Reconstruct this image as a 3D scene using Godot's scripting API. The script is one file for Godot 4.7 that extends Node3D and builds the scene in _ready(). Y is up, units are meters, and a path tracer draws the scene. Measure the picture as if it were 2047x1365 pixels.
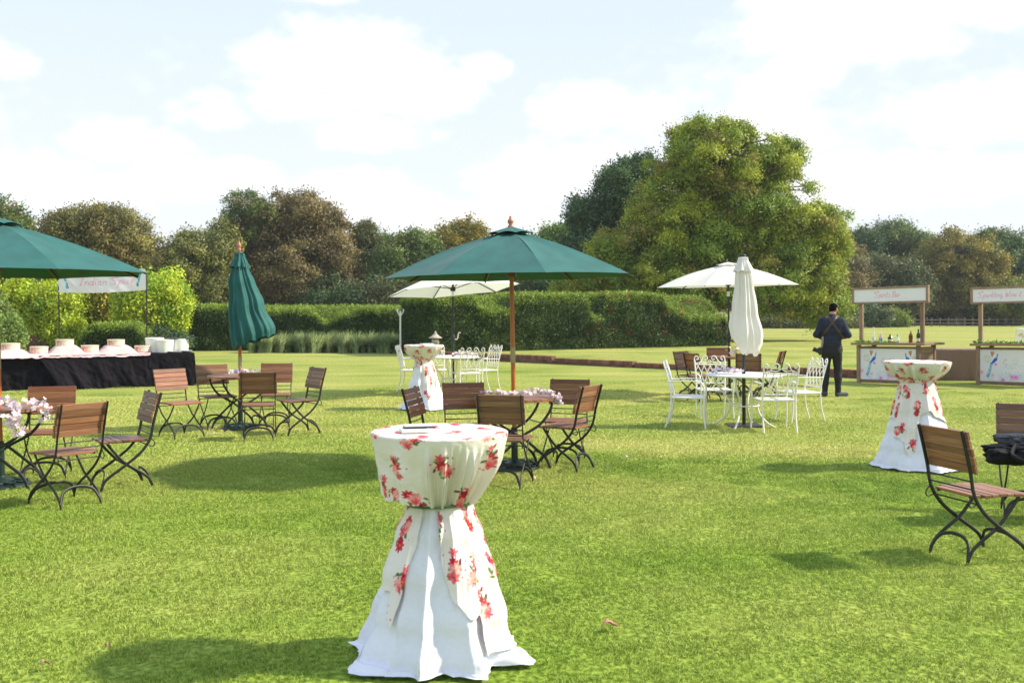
extends Node3D
# A garden lawn set for a party: parasols, folding chairs, dressed cocktail tables, two bars and a buffet, hedges and trees behind. Metres, y up; the camera looks along -z.

func _ready() -> void:
	# ---- camera
	var cam := Camera3D.new()
	cam.name = "camera"
	cam.position = Vector3(0, 1.65, 0)
	cam.rotation.x = deg_to_rad(-1.8)
	cam.fov = 37.86
	cam.near = 0.05
	cam.far = 2000.0
	var lens := CameraAttributesPhysical.new()
	lens.frustum_focal_length = 35.0
	lens.frustum_near = 0.05
	lens.frustum_far = 2000.0
	lens.frustum_focus_distance = 9.0
	lens.exposure_aperture = 4.0
	cam.attributes = lens
	add_child(cam)
	cam.current = true

	# ---- sky, sun, exposure
	var env := Environment.new()
	env.background_mode = Environment.BG_SKY
	env.sky = Sky.new()
	env.sky.sky_material = make_sky()
	env.background_energy_multiplier = 1.0
	env.tonemap_mode = Environment.TONE_MAPPER_LINEAR
	env.tonemap_exposure = 3.35
	env.sdfgi_enabled = true
	env.ssao_enabled = true
	env.ssil_enabled = true
	env.fog_enabled = true
	env.fog_density = 0.0004
	env.fog_light_color = Color(0.86, 0.9, 0.95)
	var we := WorldEnvironment.new()
	we.name = "world"
	we.environment = env
	add_child(we)
	var sun := DirectionalLight3D.new()
	sun.name = "sun"
	sun.light_energy = 0.66
	sun.light_color = Color(1.0, 0.95, 0.86)
	sun.light_angular_distance = 2.5
	sun.shadow_enabled = true
	add_child(sun)
	sun.look_at_from_position(Vector3.ZERO, Vector3(-0.775, -0.63, 0.05))

	make_materials()
	# ---- the setting
	ground()
	hedges()
	garden_left()
	trees()
	field_edge()
	brick_edging()
	# ---- the things
	bars()
	buffet()
	parasols()
	wooden_sets()
	white_sets()
	cocktail_tables()
	photographer()
	small_things()
	grass()


# ------------------------------------------------------------------ mesh builder
class MB:
	var v := PackedVector3Array()
	var n := PackedVector3Array()
	var uv := PackedVector2Array()
	var c := PackedColorArray()
	var ix := PackedInt32Array()
	var col := Color.WHITE

	func vert(p: Vector3, nn: Vector3, u := Vector2.ZERO) -> int:
		v.push_back(p)
		n.push_back(nn)
		uv.push_back(u)
		c.push_back(col)
		return v.size() - 1

	func tri(a: int, b: int, d: int) -> void:
		var g: Vector3 = (v[b] - v[a]).cross(v[d] - v[a])
		if g.dot(n[a] + n[b] + n[d]) > 0.0:
			ix.append_array(PackedInt32Array([a, d, b]))
		else:
			ix.append_array(PackedInt32Array([a, b, d]))

	func quad(a: int, b: int, d: int, e: int) -> void:
		tri(a, b, d)
		tri(a, d, e)

	func face(pts: Array) -> void:          # a flat polygon with its own normal
		var nn: Vector3 = (pts[1] - pts[0]).cross(pts[2] - pts[0]).normalized()
		var at := v.size()
		for p in pts:
			vert(p, nn, Vector2(p.x, p.y))
		for i in range(1, pts.size() - 1):
			tri(at, at + i, at + i + 1)

	func box(center: Vector3, size: Vector3, bevel := 0.004, basis := Basis()) -> void:
		var h := size * 0.5
		var b: float = minf(bevel, minf(h.x, minf(h.y, h.z)) * 0.9)
		var long := 0 if size.x >= size.y and size.x >= size.z else (1 if size.y >= size.z else 2)
		var id := {}
		for ax in 3:
			for s in [-1, 1]:
				for i in [-1, 1]:
					for j in [-1, 1]:
						var p := Vector3.ZERO
						var a1 := (ax + 1) % 3
						var a2 := (ax + 2) % 3
						p[ax] = s * h[ax]
						p[a1] = i * (h[a1] - b)
						p[a2] = j * (h[a2] - b)
						var nn := Vector3.ZERO
						nn[ax] = s
						var w := (long + 1) % 3
						if w == ax:
							w = (long + 2) % 3
						var u := Vector2(p[long], p[w] + float(ax) * 0.37 + float(s) * 0.13) if ax != long else Vector2(p[a1] * 0.2, p[a2])
						u += Vector2(center.x + center.z, center.y * 3.1) * 0.7
						var sg := Vector3.ZERO
						sg[ax] = s
						sg[a1] = i
						sg[a2] = j
						id[[ax, int(sg.x), int(sg.y), int(sg.z)]] = vert(center + basis * p, basis * nn, u)
		for ax in 3:
			var a1 := (ax + 1) % 3
			var a2 := (ax + 2) % 3
			for s in [-1, 1]:
				var q := []
				for ij in [[-1, -1], [1, -1], [1, 1], [-1, 1]]:
					var sg := [0, 0, 0]
					sg[ax] = s
					sg[a1] = ij[0]
					sg[a2] = ij[1]
					q.append(id[[ax, sg[0], sg[1], sg[2]]])
				quad(q[0], q[1], q[2], q[3])
			for s in [-1, 1]:
				for t in [-1, 1]:
					var q := []
					for e in [[a1, -1], [a1, 1], [a2, 1], [a2, -1]]:
						var sg := [0, 0, 0]
						sg[a1] = s
						sg[a2] = t
						sg[ax] = e[1]
						q.append(id[[e[0], sg[0], sg[1], sg[2]]])
					quad(q[0], q[1], q[2], q[3])
		for i in [-1, 1]:
			for j in [-1, 1]:
				for k in [-1, 1]:
					tri(id[[0, i, j, k]], id[[1, i, j, k]], id[[2, i, j, k]])

	func tube(pts: Array, radii, sides := 8, squash := 1.0, up := Vector3.ZERO, caps := true) -> void:
		var m := pts.size()
		var side := Vector3.ZERO
		var rings := []
		var run := 0.0
		for i in m:
			var p: Vector3 = pts[i]
			var t: Vector3 = (pts[mini(i + 1, m - 1)] - pts[maxi(i - 1, 0)]).normalized()
			if up != Vector3.ZERO:
				side = up.cross(t)
				if side.length() < 0.01:
					side = Vector3(1, 0.01, 0.02).cross(t)
				side = side.normalized()
			elif i == 0:
				side = t.cross(Vector3(0.31, 0.9, 0.2) if absf(t.y) < 0.9 else Vector3(1, 0, 0.1)).normalized()
			else:
				side = (side - t * side.dot(t)).normalized()
			var other := t.cross(side)
			var r: float = radii[i] if radii is Array else radii
			if i > 0:
				run += (p - pts[i - 1]).length()
			var ring := []
			for k in sides + 1:
				var a := TAU * k / sides + PI / sides
				var d := side * cos(a) + other * sin(a) * squash
				var nn := (side * cos(a) * squash + other * sin(a)).normalized()
				ring.append(vert(p + d * r, nn, Vector2(run, r * a)))
			rings.append(ring)
			if i > 0:
				for k in sides:
					quad(rings[i - 1][k], rings[i - 1][k + 1], ring[k + 1], ring[k])
		if caps:
			for e in [0, m - 1]:
				var t: Vector3 = ((pts[1] - pts[0]) if e == 0 else (pts[m - 2] - pts[m - 1])).normalized() * -1.0
				var mid := vert(pts[e], t)
				var ring := []
				for k in sides:
					ring.append(vert(v[rings[e][k]], t))
				for k in sides:
					tri(mid, ring[k], ring[(k + 1) % sides])

	func lathe(profile: Array, sides := 16, at := Vector3.ZERO, basis := Basis()) -> void:
		var rings := []
		var m := profile.size()
		var run := 0.0
		for i in m:
			var p: Vector2 = profile[i]
			var d: Vector2 = profile[mini(i + 1, m - 1)] - profile[maxi(i - 1, 0)]
			if d.length() < 1e-6:
				d = Vector2(0, 1)
			var nn := Vector2(d.y, -d.x).normalized()
			if i > 0:
				run += (p - profile[i - 1]).length()
			var ring := []
			for k in sides + 1:
				var a := TAU * k / sides
				var r := maxf(p.x, 0.0002)
				ring.append(vert(at + basis * Vector3(cos(a) * r, p.y, sin(a) * r), basis * Vector3(cos(a) * nn.x, nn.y, sin(a) * nn.x), Vector2(float(k) / sides, run)))
			rings.append(ring)
		for i in range(1, m):
			for k in sides:
				# keep the winding by the geometric side, whichever way the profile runs
				quad(rings[i - 1][k], rings[i - 1][k + 1], rings[i][k + 1], rings[i][k])

	func grid(nu: int, nv: int, f: Callable, uvf: Callable, wrap := false, flip := false) -> void:
		var P := []
		for i in nu + 1:
			var row := PackedVector3Array()
			for j in nv + 1:
				row.push_back(f.call(float(i) / nu, float(j) / nv))
			P.append(row)
		var at := v.size()
		for i in nu + 1:
			for j in nv + 1:
				var i0 := i - 1 if i > 0 else (nu - 1 if wrap else 0)
				var i1 := i + 1 if i < nu else (1 if wrap else nu)
				var du: Vector3 = P[i1][j] - P[i0][j]
				var dv: Vector3 = P[i][mini(j + 1, nv)] - P[i][maxi(j - 1, 0)]
				var nn := du.cross(dv)
				nn = nn.normalized() if nn.length() > 1e-12 else Vector3.UP
				vert(P[i][j], -nn if flip else nn, uvf.call(float(i) / nu, float(j) / nv))
		for i in nu:
			for j in nv:
				var a := at + i * (nv + 1) + j
				quad(a, a + 1, a + nv + 2, a + nv + 1)

	func mesh() -> ArrayMesh:
		var arr := []
		arr.resize(Mesh.ARRAY_MAX)
		arr[Mesh.ARRAY_VERTEX] = v
		arr[Mesh.ARRAY_NORMAL] = n
		arr[Mesh.ARRAY_TEX_UV] = uv
		arr[Mesh.ARRAY_COLOR] = c
		arr[Mesh.ARRAY_INDEX] = ix
		var am := ArrayMesh.new()
		am.add_surface_from_arrays(Mesh.PRIMITIVE_TRIANGLES, arr)
		return am


# ------------------------------------------------------------------ naming and placing
var taken := {}

func numbered(called: String) -> String:
	taken[called] = taken.get(called, 0) + 1
	return called if taken[called] == 1 else "%s_%03d" % [called, taken[called] - 1]

func tag(o: Node3D, label: String, category: String, group := "", kind := "") -> void:
	o.set_meta("label", label)
	o.set_meta("category", category)
	if group:
		o.set_meta("group", group)
	if kind:
		o.set_meta("kind", kind)

func thing(called: String, label: String, category: String, at := Vector3.ZERO, turn := 0.0, group := "") -> Node3D:
	var o := Node3D.new()
	o.name = numbered(called)
	add_child(o)
	o.position = at
	o.rotation.y = turn
	tag(o, label, category, group)
	return o

func part(called: String, m, mat: Material, parent: Node3D = null, at := Vector3.ZERO) -> MeshInstance3D:
	var o := MeshInstance3D.new()
	o.mesh = m.mesh() if m is MB else m
	o.material_override = null
	for s in o.mesh.get_surface_count():
		o.set_surface_override_material(s, mat)
	o.position = at
	if parent == null:
		o.name = numbered(called)
		add_child(o)
	else:
		o.name = called
		parent.add_child(o, true)
	return o

func struct(called: String, m, mat: Material) -> MeshInstance3D:
	var o := part(called, m, mat)
	o.set_meta("kind", "structure")
	return o

func dup(src: Node3D, called: String, label: String, at: Vector3, turn: float) -> Node3D:
	var o: Node3D = src.duplicate()
	o.name = numbered(called)
	add_child(o)
	o.position = at
	o.rotation.y = turn
	o.set_meta("label", label)
	return o

func scatter(called: String, m: Mesh, mat: Material, places: Array, tints: PackedColorArray, parent: Node3D = null) -> MultiMeshInstance3D:
	var mm := MultiMesh.new()
	mm.transform_format = MultiMesh.TRANSFORM_3D
	mm.use_colors = true
	mm.mesh = m
	mm.instance_count = places.size()
	for i in places.size():
		mm.set_instance_transform(i, places[i])
		mm.set_instance_color(i, tints[i])
	var o := MultiMeshInstance3D.new()
	o.multimesh = mm
	o.set_meta("kind", "stuff")
	o.material_override = mat
	o.name = called if parent else numbered(called)
	if parent:
		parent.add_child(o, true)
	else:
		add_child(o)
	return o

func smooth(pts: Array, per := 6) -> Array:
	var out := []
	var m := pts.size()
	for i in m - 1:
		var a: Vector3 = pts[maxi(i - 1, 0)]
		var b: Vector3 = pts[i]
		var d: Vector3 = pts[i + 1]
		var e: Vector3 = pts[mini(i + 2, m - 1)]
		for k in per:
			var t := float(k) / per
			out.append(0.5 * (2.0 * b + (d - a) * t + (2.0 * a - 5.0 * b + 4.0 * d - e) * t * t + (3.0 * b - a - 3.0 * d + e) * t * t * t))
	out.append(pts[m - 1])
	return out

func curve1(keys: Array, x: float) -> float:        # smooth interpolation through [x, y] pairs
	if x <= keys[0][0]:
		return keys[0][1]
	for i in keys.size() - 1:
		if x <= keys[i + 1][0]:
			var t: float = (x - keys[i][0]) / maxf(keys[i + 1][0] - keys[i][0], 1e-6)
			t = t * t * (3.0 - 2.0 * t)
			return lerpf(keys[i][1], keys[i + 1][1], t)
	return keys[-1][1]


# ------------------------------------------------------------------ materials
var M := {}

func lin(r: float, g: float, b: float) -> Color:
	return Color(r, g, b).linear_to_srgb()

func std(col: Color, rough := 0.8, metal := 0.0) -> StandardMaterial3D:
	var m := StandardMaterial3D.new()
	m.albedo_color = col
	m.roughness = rough
	m.metallic = metal
	return m

func noise(seed_: int, freq: float, octaves := 4) -> FastNoiseLite:
	var f := FastNoiseLite.new()
	f.seed = seed_
	f.frequency = freq
	f.noise_type = FastNoiseLite.TYPE_SIMPLEX_SMOOTH
	f.fractal_octaves = octaves
	return f

func noise_tex(seed_: int, freq: float, w: int, h: int, lo: Color, hi: Color, sx := 1.0, sy := 1.0, octaves := 4) -> ImageTexture:
	var f := noise(seed_, freq, octaves)
	var im := Image.create(w, h, false, Image.FORMAT_RGB8)
	for y in h:
		for x in w:
			# blended with its own shifted copy towards the far edge, so that it repeats without a seam
			var a := f.get_noise_2d(x * sx, y * sy)
			var bx := f.get_noise_2d((x - w) * sx, y * sy)
			var by := f.get_noise_2d(x * sx, (y - h) * sy)
			var tx := smoothstep(0.75, 1.0, float(x) / w)
			var ty := smoothstep(0.75, 1.0, float(y) / h)
			var k := lerpf(lerpf(a, bx, tx), by, ty)
			im.set_pixel(x, y, lo.lerp(hi, clampf(0.5 + k * 0.9, 0.0, 1.0)))
	return ImageTexture.create_from_image(im)

func weave_tex(seed_: int) -> ImageTexture:
	var r := RandomNumberGenerator.new()
	r.seed = seed_
	var im := Image.create(256, 256, false, Image.FORMAT_RGB8)
	for y in 256:
		for x in 256:
			var k := 0.5 + 0.25 * sin(x * TAU / 4.0) * (1.0 if (y / 2) % 2 == 0 else -1.0) + r.randf_range(-0.18, 0.18)
			im.set_pixel(x, y, Color(k, k, k))
	return ImageTexture.create_from_image(im)

func wood(lo: Color, hi: Color, seed_: int, rough := 0.55, scale := 1.6) -> StandardMaterial3D:
	var m := std(Color.WHITE, rough)
	m.albedo_texture = noise_tex(seed_, 0.02, 256, 128, lo.linear_to_srgb(), hi.linear_to_srgb(), 0.35, 3.2, 5)
	m.uv1_scale = Vector3(scale, scale * 4.0, 1)
	m.heightmap_enabled = true
	m.heightmap_texture = M.grain
	m.heightmap_scale = 0.12
	return m

func tinted(src: StandardMaterial3D, k: Color) -> StandardMaterial3D:
	var m: StandardMaterial3D = src.duplicate()
	m.albedo_color = k
	return m

func cloth(col: Color, rough := 0.9, back := 0.0, bump := 0.04) -> StandardMaterial3D:
	var m := std(col, rough)
	m.heightmap_enabled = true
	m.heightmap_texture = M.weave
	m.heightmap_scale = bump
	m.uv1_scale = Vector3(6, 6, 6)
	if back > 0.0:
		m.backlight_enabled = true
		m.backlight = Color(back, back, back).linear_to_srgb()
	return m


# ------------------------------------------------------------------ printing on flat things
class Paint:
	var im: Image
	var w: int
	var h: int
	var r := RandomNumberGenerator.new()

	func _init(w_: int, h_: int, ground: Color, seed_: int) -> void:
		w = w_
		h = h_
		im = Image.create(w, h, false, Image.FORMAT_RGB8)
		im.fill(ground)
		r.seed = seed_

	func dab(x: float, y: float, rx: float, ry: float, turn: float, col: Color, alpha := 0.9, soft := 0.35, wrap := false) -> void:
		var reach := int(ceil(maxf(rx, ry))) + 1
		var ca := cos(turn)
		var sa := sin(turn)
		for yy in range(int(y) - reach, int(y) + reach + 1):
			for xx in range(int(x) - reach, int(x) + reach + 1):
				var dx := xx - x
				var dy := yy - y
				var a := (dx * ca + dy * sa) / rx
				var b := (-dx * sa + dy * ca) / ry
				var d := sqrt(a * a + b * b)
				if d >= 1.0:
					continue
				var px := posmod(xx, w) if wrap else xx
				var py := posmod(yy, h) if wrap else yy
				if px < 0 or py < 0 or px >= w or py >= h:
					continue
				var k := alpha * clampf((1.0 - d) / soft, 0.0, 1.0)
				im.set_pixel(px, py, im.get_pixel(px, py).lerp(col, k))

	func stroke(pts: Array, width: float, col: Color, alpha := 0.8) -> void:
		for i in pts.size() - 1:
			var a: Vector2 = pts[i]
			var b: Vector2 = pts[i + 1]
			var steps := maxi(1, int(a.distance_to(b) / (width * 0.35)))
			for k in steps:
				var p := a.lerp(b, float(k) / steps)
				dab(p.x, p.y, width, width, 0.0, col, alpha, 0.6)

	func petals(x: float, y: float, size: float, many: int, col: Color, col2: Color, heart: Color, wrap := false) -> void:
		var t0 := r.randf() * TAU
		for layer in 2:
			for i in many:
				var a := t0 + TAU * i / many + layer * PI / many
				var s := size * (1.0 - layer * 0.35)
				var k := col.lerp(col2, r.randf())
				dab(x + cos(a) * s * 0.55, y + sin(a) * s * 0.55, s * 0.5, s * 0.26, a, k, 0.85, 0.4, wrap)
		dab(x, y, size * 0.2, size * 0.2, 0.0, heart, 0.9, 0.6, wrap)

	func bend(pts: Array) -> Array:
		var out := []
		for i in pts.size() - 1:
			var a: Vector2 = pts[maxi(i - 1, 0)]
			var b: Vector2 = pts[i]
			var d: Vector2 = pts[i + 1]
			var e: Vector2 = pts[mini(i + 2, pts.size() - 1)]
			for k in 8:
				out.append(b.cubic_interpolate(d, a, e, k / 8.0))
		out.append(pts[-1])
		return out

	func hand(text: String, x: float, y: float, size: float, stretch: float, width: float, col: Color, glyphs: Dictionary) -> void:
		for ch in text:
			if not glyphs.has(ch):
				x += size * 0.3 * stretch
				continue
			var far := 0.0
			for line in glyphs[ch]:
				var pts := []
				for q in line:
					far = maxf(far, q[0])
					pts.append(Vector2(x + (q[0] + q[1] * 0.18) * size * stretch, y - q[1] * size))
				if pts.size() > 2:
					pts = bend(pts)
				stroke(pts, width, col)
			x += (far + 0.13) * size * stretch

	func texture() -> ImageTexture:
		return ImageTexture.create_from_image(im)

const GLYPHS := {
	"S": [[[-0.15, 0.86], [0.3, 0.96], [0.85, 1.12]], [[0.7, 0.98], [0.25, 0.95], [0.1, 0.72], [0.45, 0.45], [0.55, 0.15], [0.2, -0.02], [-0.02, 0.2]]],
	"I": [[[0.15, 1.0], [0.1, 0.5], [0.0, 0.0]], [[-0.05, 1.0], [0.35, 1.02]], [[-0.1, 0.0], [0.2, 0.0]]],
	"B": [[[0.1, 1.0], [0.0, 0.0]], [[-0.05, 0.95], [0.4, 1.02], [0.48, 0.75], [0.08, 0.52], [0.5, 0.4], [0.42, 0.05], [-0.05, 0.0]]],
	"W": [[[0.05, 1.0], [0.08, 0.4], [0.15, 0.0], [0.32, 0.65], [0.45, 0.0], [0.62, 0.6], [0.75, 1.08]]],
	"p": [[[0.0, 0.5], [-0.03, 0.0], [-0.06, -0.42]], [[0.0, 0.35], [0.18, 0.5], [0.32, 0.32], [0.2, 0.05], [-0.02, 0.1]]],
	"i": [[[0.0, 0.5], [0.02, 0.1], [0.14, 0.02]], [[0.03, 0.72], [0.05, 0.75]]],
	"r": [[[0.0, 0.5], [0.0, 0.0]], [[0.0, 0.3], [0.14, 0.5], [0.28, 0.44]]],
	"t": [[[0.1, 0.92], [0.08, 0.1], [0.24, 0.02]], [[-0.1, 0.58], [0.3, 0.64]]],
	"s": [[[0.28, 0.46], [0.08, 0.48], [0.08, 0.32], [0.24, 0.18], [0.16, 0.0], [-0.04, 0.06]]],
	"a": [[[0.32, 0.44], [0.1, 0.48], [0.0, 0.18], [0.14, 0.0], [0.32, 0.25]], [[0.33, 0.5], [0.33, 0.08], [0.44, 0.02]]],
	"k": [[[0.05, 1.0], [0.0, 0.0]], [[0.34, 0.58], [0.03, 0.26], [0.38, 0.0]]],
	"l": [[[0.03, 1.0], [0.0, 0.12], [0.12, 0.02]]],
	"n": [[[0.0, 0.5], [0.0, 0.0]], [[0.0, 0.3], [0.16, 0.5], [0.3, 0.4], [0.32, 0.0]]],
	"g": [[[0.32, 0.44], [0.1, 0.48], [0.0, 0.2], [0.14, 0.02], [0.32, 0.2]], [[0.34, 0.5], [0.3, -0.25], [0.08, -0.4]]],
	"e": [[[0.02, 0.24], [0.3, 0.32], [0.2, 0.5], [0.02, 0.32], [0.1, 0.02], [0.34, 0.08]]],
	"d": [[[0.3, 0.44], [0.1, 0.48], [0.0, 0.18], [0.14, 0.0], [0.3, 0.25]], [[0.4, 1.0], [0.33, 0.06], [0.42, 0.02]]],
	"c": [[[0.28, 0.42], [0.1, 0.48], [0.0, 0.2], [0.12, 0.0], [0.3, 0.08]]],
	"&": [[[0.36, 0.88], [0.12, 0.8], [0.3, 0.55], [0.02, 0.28], [0.18, 0.02], [0.42, 0.2]]],
	",": [[[0.05, 0.08], [-0.02, -0.16]]],
}


# ------------------------------------------------------------------ sky
const CLOUDS := [          # azimuth and height in degrees, half widths, strength
	[-9.4, 13.2, 6.2, 3.0, 1.0], [-6.0, 12.0, 4.6, 2.2, 0.9], [-12.0, 11.4, 3.5, 1.8, 0.7], [-8.1, 9.7, 4.0, 1.4, 0.8], [-16.6, 10.6, 2.6, 1.3, 0.7], [-21.0, 8.6, 3.4, 1.5, 0.8], [4.0, 11.0, 3.0, 2.0, 0.9], [7.4, 10.6, 3.4, 1.5, 0.55],
	[19.0, 15.0, 7.5, 3.6, 1.1], [24.5, 16.0, 6.0, 3.6, 1.0], [13.8, 9.8, 3.2, 3.0, 0.95], [2.7, 7.3, 5.5, 2.0, 1.0], [25.0, 9.8, 5.0, 2.4, 0.8], [-17.0, 6.8, 5.0, 1.8, 0.8], [-9.0, 5.8, 5.2, 2.2, 0.9], [-2.0, 4.8, 5.0, 1.6, 0.8],
	[-11.2, 17.2, 3.0, 0.9, 0.6], [-27.0, 12.4, 1.8, 1.2, 0.6], [-1.6, 13.4, 1.8, 0.9, 0.6], [-17.5, 17.4, 2.2, 0.6, 0.5], [20.0, 6.5, 9.0, 2.2, 0.8], [-26.0, 6.0, 6.0, 2.0, 0.6], [10.0, 5.5, 6.0, 2.6, 0.9], [15.5, 12.6, 3.0, 1.6, 0.8], [5.8, 17.4, 2.4, 0.5, 0.5],
]
var cloud_noise := noise(11, 1.0, 5)
var cover_noise := noise(23, 1.0, 4)

func sky_at(az: float, el: float) -> Color:
	var blue := lin_raw(0.242, 0.278, 0.315).lerp(lin_raw(0.308, 0.316, 0.324), clampf(1.0 - el / 16.0, 0.0, 1.0))
	if el > 20.0:
		blue = blue.lerp(lin_raw(0.19, 0.26, 0.36), smoothstep(20.0, 70.0, el))
	var rough := cloud_noise.get_noise_3d(az * 0.22, el * 0.42, 3.0)
	var fine := cloud_noise.get_noise_3d(az * 0.7, el * 1.1, 9.0)
	var best := -1.0
	var low := 0.0
	for c in CLOUDS:
		var dx: float = (az - c[0]) / c[2]
		var dy: float = (el - c[1]) / c[3]
		if absf(dx) > 1.6 or absf(dy) > 1.8:
			continue
		if dy < 0.0:
			dy *= 1.5
		var d: float = (1.0 - dx * dx - dy * dy) * c[4]
		if d > best:
			best = d
			low = -dy
	var k := smoothstep(-0.25, 1.05, best + rough * 0.55 + fine * 0.34)
	# the same fair-weather clouds go on all round, thicker towards the horizon
	var wide := cover_noise.get_noise_3d(sin(deg_to_rad(az)) * 2.6, el * 0.055, cos(deg_to_rad(az)) * 2.6)
	var veil := smoothstep(0.0, 0.5, wide + fine * 0.2 + rough * 0.25 + 0.12 - el * 0.004)
	var more := smoothstep(24.0, 34.0, absf(az)) if el < 22.0 else 1.0
	k = maxf(k, veil * lerpf(0.30, 0.85, more))
	var bright := lerpf(0.33, 0.44, clampf(0.62 + fine * 0.8 - low * 0.45, 0.0, 1.0))
	var white := lin_raw(bright, bright, bright * 1.012)
	return blue.lerp(white, k)

func lin_raw(r: float, g: float, b: float) -> Color:
	return Color(r, g, b)

func make_sky() -> Material:
	var w := 1024
	var im := Image.create(w, w / 2, false, Image.FORMAT_RGBF)
	im.fill(Color(0.16, 0.19, 0.09))
	for y in w / 4 + 2:
		var el := 90.0 - (y + 0.5) * 360.0 / w
		for x in w:
			im.set_pixel(x, y, sky_at(wrapf((x + 0.5) * 360.0 / w, -180.0, 180.0), el))
	im.resize(4096, 2048, Image.INTERPOLATE_BILINEAR)
	# the part that the photograph shows, in finer steps
	var y0 := 780
	for y in range(y0, 1026):
		var el := 90.0 - (y + 0.5) * 360.0 / 4096.0
		for x in range(-368, 368):
			im.set_pixel(posmod(x, 4096), y, sky_at((x + 0.5) * 360.0 / 4096.0, el))
	var m := PanoramaSkyMaterial.new()
	m.panorama = ImageTexture.create_from_image(im)
	return m


# ------------------------------------------------------------------ materials
func make_materials() -> void:
	M.weave = weave_tex(5)
	M.grain = noise_tex(61, 0.03, 256, 128, Color(0.2, 0.2, 0.2), Color(0.9, 0.9, 0.9), 0.3, 4.0, 4)
	M.teak = wood(Color(0.245, 0.108, 0.060), Color(0.37, 0.185, 0.112), 31, 0.42)
	M.teaks = [M.teak, tinted(M.teak, Color(0.9, 0.86, 0.86)), tinted(M.teak, Color(1.0, 0.97, 0.93)), tinted(M.teak, Color(0.82, 0.80, 0.80))]
	M.teak_sets = [M.teaks]
	for k in [Color(0.93, 0.97, 1.0), Color(1.0, 0.93, 0.88), Color(0.84, 0.84, 0.86)]:
		var other := []
		for m in M.teaks:
			other.append(tinted(m, m.albedo_color * k))
		M.teak_sets.append(other)
	M.iron = std(lin(0.022, 0.022, 0.024), 0.45, 0.3)
	M.iron.heightmap_enabled = true
	M.iron.heightmap_texture = M.grain
	M.iron.heightmap_scale = 0.05
	M.pole_wood = wood(Color(0.40, 0.115, 0.018), Color(0.56, 0.185, 0.040), 37, 0.35)
	M.brass = std(lin(0.35, 0.30, 0.18), 0.4, 0.9)
	M.green_cloth = cloth(lin(0.010, 0.092, 0.086), 0.8, 0.0)
	M.green_cloth.albedo_color = Color.WHITE
	M.green_cloth.albedo_texture = noise_tex(39, 0.02, 128, 128, lin(0.0075, 0.086, 0.080), lin(0.011, 0.114, 0.106), 1, 1, 4)
	M.green_cloth.uv1_scale = Vector3(1.3, 1.3, 1)
	M.cream_cloth = cloth(lin(0.78, 0.75, 0.72), 0.9, 0.4)
	M.green_metal = std(lin(0.012, 0.034, 0.026), 0.5, 0.2)
	M.grey_metal = std(lin(0.035, 0.037, 0.043), 0.45, 0.4)
	M.white_paint = std(lin(0.78, 0.76, 0.72), 0.45)
	M.white_cloth = cloth(lin(0.79, 0.80, 0.90), 0.9, 0.08)
	M.white_cloth.uv1_scale = Vector3(1.1, 1.3, 1)
	M.crease = crease_tex()
	M.white_cloth.heightmap_texture = M.crease
	M.white_cloth.heightmap_scale = 0.40
	M.black_cloth = cloth(lin(0.0058, 0.0045, 0.0080), 0.75, 0.0)
	M.black_cloth.metallic_specular = 0.25
	M.green_cloth.rim_enabled = true
	M.green_cloth.rim = 0.08
	M.green_cloth.rim_tint = 0.6
	M.pink_cloth = cloth(lin(0.72, 0.50, 0.50), 0.9, 0.1)
	M.brown_cloth = cloth(lin(0.24, 0.155, 0.115), 0.95, 0.0)
	M.plank = wood(Color(0.20, 0.125, 0.082), Color(0.37, 0.26, 0.175), 41, 0.7)
	M.planks = [M.plank, tinted(M.plank, Color(0.86, 0.85, 0.86)), tinted(M.plank, Color(1.0, 0.96, 0.9))]
	M.white_board = std(lin(0.76, 0.75, 0.80), 0.5)
	M.white_plastic = std(lin(0.78, 0.78, 0.76), 0.35)
	M.stone = std(Color.WHITE, 0.95)
	M.stone.albedo_texture = noise_tex(71, 0.05, 128, 128, lin(0.30, 0.27, 0.21), lin(0.52, 0.48, 0.40), 1, 1, 5)
	M.bark = std(Color.WHITE, 0.95)
	M.bark.albedo_texture = noise_tex(73, 0.05, 128, 128, lin(0.06, 0.045, 0.03), lin(0.17, 0.135, 0.1), 2.0, 0.5, 5)
	M.bark.uv1_scale = Vector3(0.8, 1.2, 1)
	M.bark_grey = tinted(M.bark, Color(1, 1, 1))
	M.bark_grey.albedo_texture = noise_tex(74, 0.05, 128, 128, lin(0.13, 0.11, 0.09), lin(0.30, 0.27, 0.23), 2.0, 0.5, 5)
	M.fence_wood = std(lin(0.13, 0.11, 0.09), 0.9)
	M.mortar = std(lin(0.16, 0.12, 0.1), 0.95)
	M.pole_dark = tinted(M.pole_wood, Color(0.55, 0.5, 0.48))
	M.cord = std(lin(0.35, 0.3, 0.2), 0.9)
	M.white_canopy = cloth(lin(0.80, 0.79, 0.78), 0.9, 0.45)
	M.petal_v = M_petal()
	M.frost = glassy(Color(0.90, 0.95, 0.98, 0.30))
	M.pink_glass = glassy(Color(0.95, 0.70, 0.72, 0.45))
	M.black_glass = std(lin(0.008, 0.008, 0.012), 0.12)
	M.amber = std(lin(0.20, 0.055, 0.008), 0.15)
	M.green_glass = std(lin(0.02, 0.05, 0.012), 0.12)
	M.paper = std(lin(0.7, 0.69, 0.66), 0.8)
	M.blue_paper = std(lin(0.12, 0.45, 0.62), 0.7)
	M.dark_paper = std(lin(0.08, 0.03, 0.02), 0.7)
	M.orange = std(lin(0.75, 0.30, 0.03), 0.5)
	M.plate = std(lin(0.62, 0.68, 0.64), 0.3)
	M.tin_lid = std(lin(0.66, 0.52, 0.40), 0.4)
	M.tin = std(Color.WHITE, 0.4)
	M.tin.albedo_texture = tin_print()
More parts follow.
